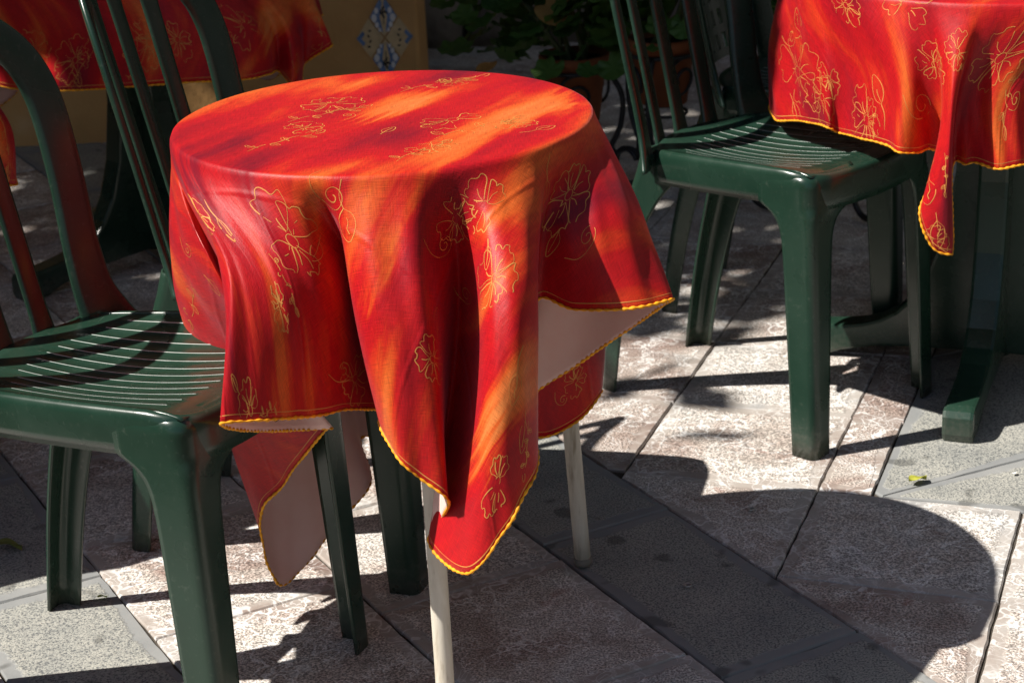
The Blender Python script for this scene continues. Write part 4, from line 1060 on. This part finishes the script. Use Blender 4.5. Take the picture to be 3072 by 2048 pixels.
M_STEEL = simple('dull_steel', (.45, .44, .42), .45, .5, .6)
for x_, y_, lb in ((1580, 1347, 'small metal washer lying on the dark grey strip'), (1725, 1172, 'small metal washer lying on the shaded marble slab')):
    g_ = ground(x_, y_); a_ = np.linspace(0, 2 * math.pi, 18, endpoint=False)
    v, f = tube(np.stack([.0048 * np.cos(a_), .0048 * np.sin(a_), np.full(18, .0028)], -1), .0016, 6, True); o = mesh_obj('washer', v, f, M_STEEL); o.location = (g_[0], g_[1], 0); tag(o, lb, 'washer')

# ------------------------------------------------------------------ tree that shades the back of the terrace
tr = tag(empty('plane_tree', (-3.6, 6.6, 0)), 'spreading leafy tree shading the back of the terrace', 'tree')
M_BARK = simple('bark', (.16, .12, .08), .9, .2, 0, .4, 8, .8, 30, .02)
q = hermite([0, 1, 2, 3], np.array([(0, 0, -.1), (.05, -.03, 1.2), (.15, -.1, 2.2), (.4, -.3, 3.3)]), np.linspace(0, 3, 16)); v, f = tube(q, np.linspace(.17, .08, 16), 12); tk = mesh_obj('trunk', v, f, M_BARK, tr)
for ex in ((2.6, -1.0, 3.5), (1.0, -2.6, 3.4), (-.6, -.9, 3.7), (2.2, .6, 3.7)):
    q = hermite([0, 1, 2], np.array([(.12, -.08, 2.0), (.12 + ex[0] * .4, ex[1] * .4, 2.9), ex]), np.linspace(0, 2, 10)); v, f = tube(q, np.linspace(.08, .02, 10), 8); mesh_obj('limb', v, f, M_BARK, tk)
nl = 26000; Pts = []
while len(Pts) < nl:
    x, y, z = random.uniform(-5.6, .3), random.uniform(2.6, 8.0), random.uniform(2.5, 4.1)
    gx, gy = x + .775 * z, y + .182 * z                     # where its shadow falls
    edge = 3.50 + .16 * mnoise.noise(Vector((gx * 1.6, 3.3, 0))) + .10 * mnoise.noise(Vector((gx * 5, 9.1, 0)))
    if gy < edge: continue
    cl = mnoise.noise(Vector((x * 2.1, y * 2.1, z * 2.1)))
    if cl < -.22 and random.random() < .7: continue
    if gy < edge + .25 and random.random() < .4 * (1 - (gy - edge) / .25): continue
    Pts.append((x, y, z))
for k in range(9):                                          # a few outlying sprays, whose shadows dapple the sunny slabs
    z = random.uniform(2.6, 3.4); gx, gy = random.uniform(.02, .42), random.uniform(3.02, 3.5)
    for j in range(1): Pts.append((gx - .775 * z + random.uniform(-.03, .03), gy - .182 * z + random.uniform(-.03, .03), z + random.uniform(-.02, .02)))
P = np.array(Pts) - np.array([-3.6, 6.6, 0]); n = len(P)
s = rng.uniform(.05, .085, n); ax = rng.normal(size=(n, 3)); ax[:, 2] += 1.0; ax /= np.linalg.norm(ax, axis=1)[:, None]
t1 = np.cross(ax, rng.normal(size=(n, 3))); t1 /= np.linalg.norm(t1, axis=1)[:, None]; t2 = np.cross(ax, t1)
quad = np.stack([P - t1 * s[:, None], P + t2 * s[:, None] * .7, P + t1 * s[:, None], P - t2 * s[:, None] * .7], 1).reshape(-1, 3)
M_TREE = foliage_mat('tree_leaf', (.04, .09, .02), (.07, .13, .03))
mesh_obj('crown', quad, np.arange(n * 4).reshape(n, 4), M_TREE, tr, smooth=False)

# ------------------------------------------------------------------ unseen house fronts, added out of view to close off most of the sky
def facade(name, loc, rz, width, height, label, mat):
    t = tag(empty(name, loc, rz), label, 'sky blocker')
    v, f = box(-width / 2, width / 2, 0, .8, -.1, height); mesh_obj('wall', v, f, mat, t, smooth=False)
    v, f = box(-width / 2 - .2, width / 2 + .2, -.35, .9, height + .002, height + .25); mesh_obj('cornice', v, f, mat, t, smooth=False)
    for i in range(int(width / 2.2)):
        for z in (1.0, 4.2):
            x = -width / 2 + 1.1 + i * 2.2
            if z + 1.6 > height - .1: continue
            v, f = box(x - .5, x + .5, -.04, -.002, z, z + 1.6); wd_ = mesh_obj('window', v, f, M_SHUT, t, smooth=False)
            v, f = box(x - .6, x + .6, -.12, -.003, z - .1, z - .004); mesh_obj('sill', v, f, M_STONE, wd_, smooth=False)
    return t
M_SHUT = simple('dark_shutter', (.03, .045, .035), .6); M_FAC = simple('sky_blocker_render', (.10, .10, .10), .9, .2, 0, .3, 2, .4, 20, .01)
facade('sky_blocker_house', (3.6, 2.5, 0), R_(-90), 15, 6.0, 'unseen house front added at the right to block the sky', M_FAC)
facade('sky_blocker_house', (-10.5, 1.5, 0), R_(90), 16, 6.5, 'unseen house front added at the far left to block the sky', M_FAC)
facade('sky_blocker_house', (0.5, 6.95, 0), 0, 14, 5.0, 'unseen house front added behind the rubble stone wall to block the sky', M_FAC)
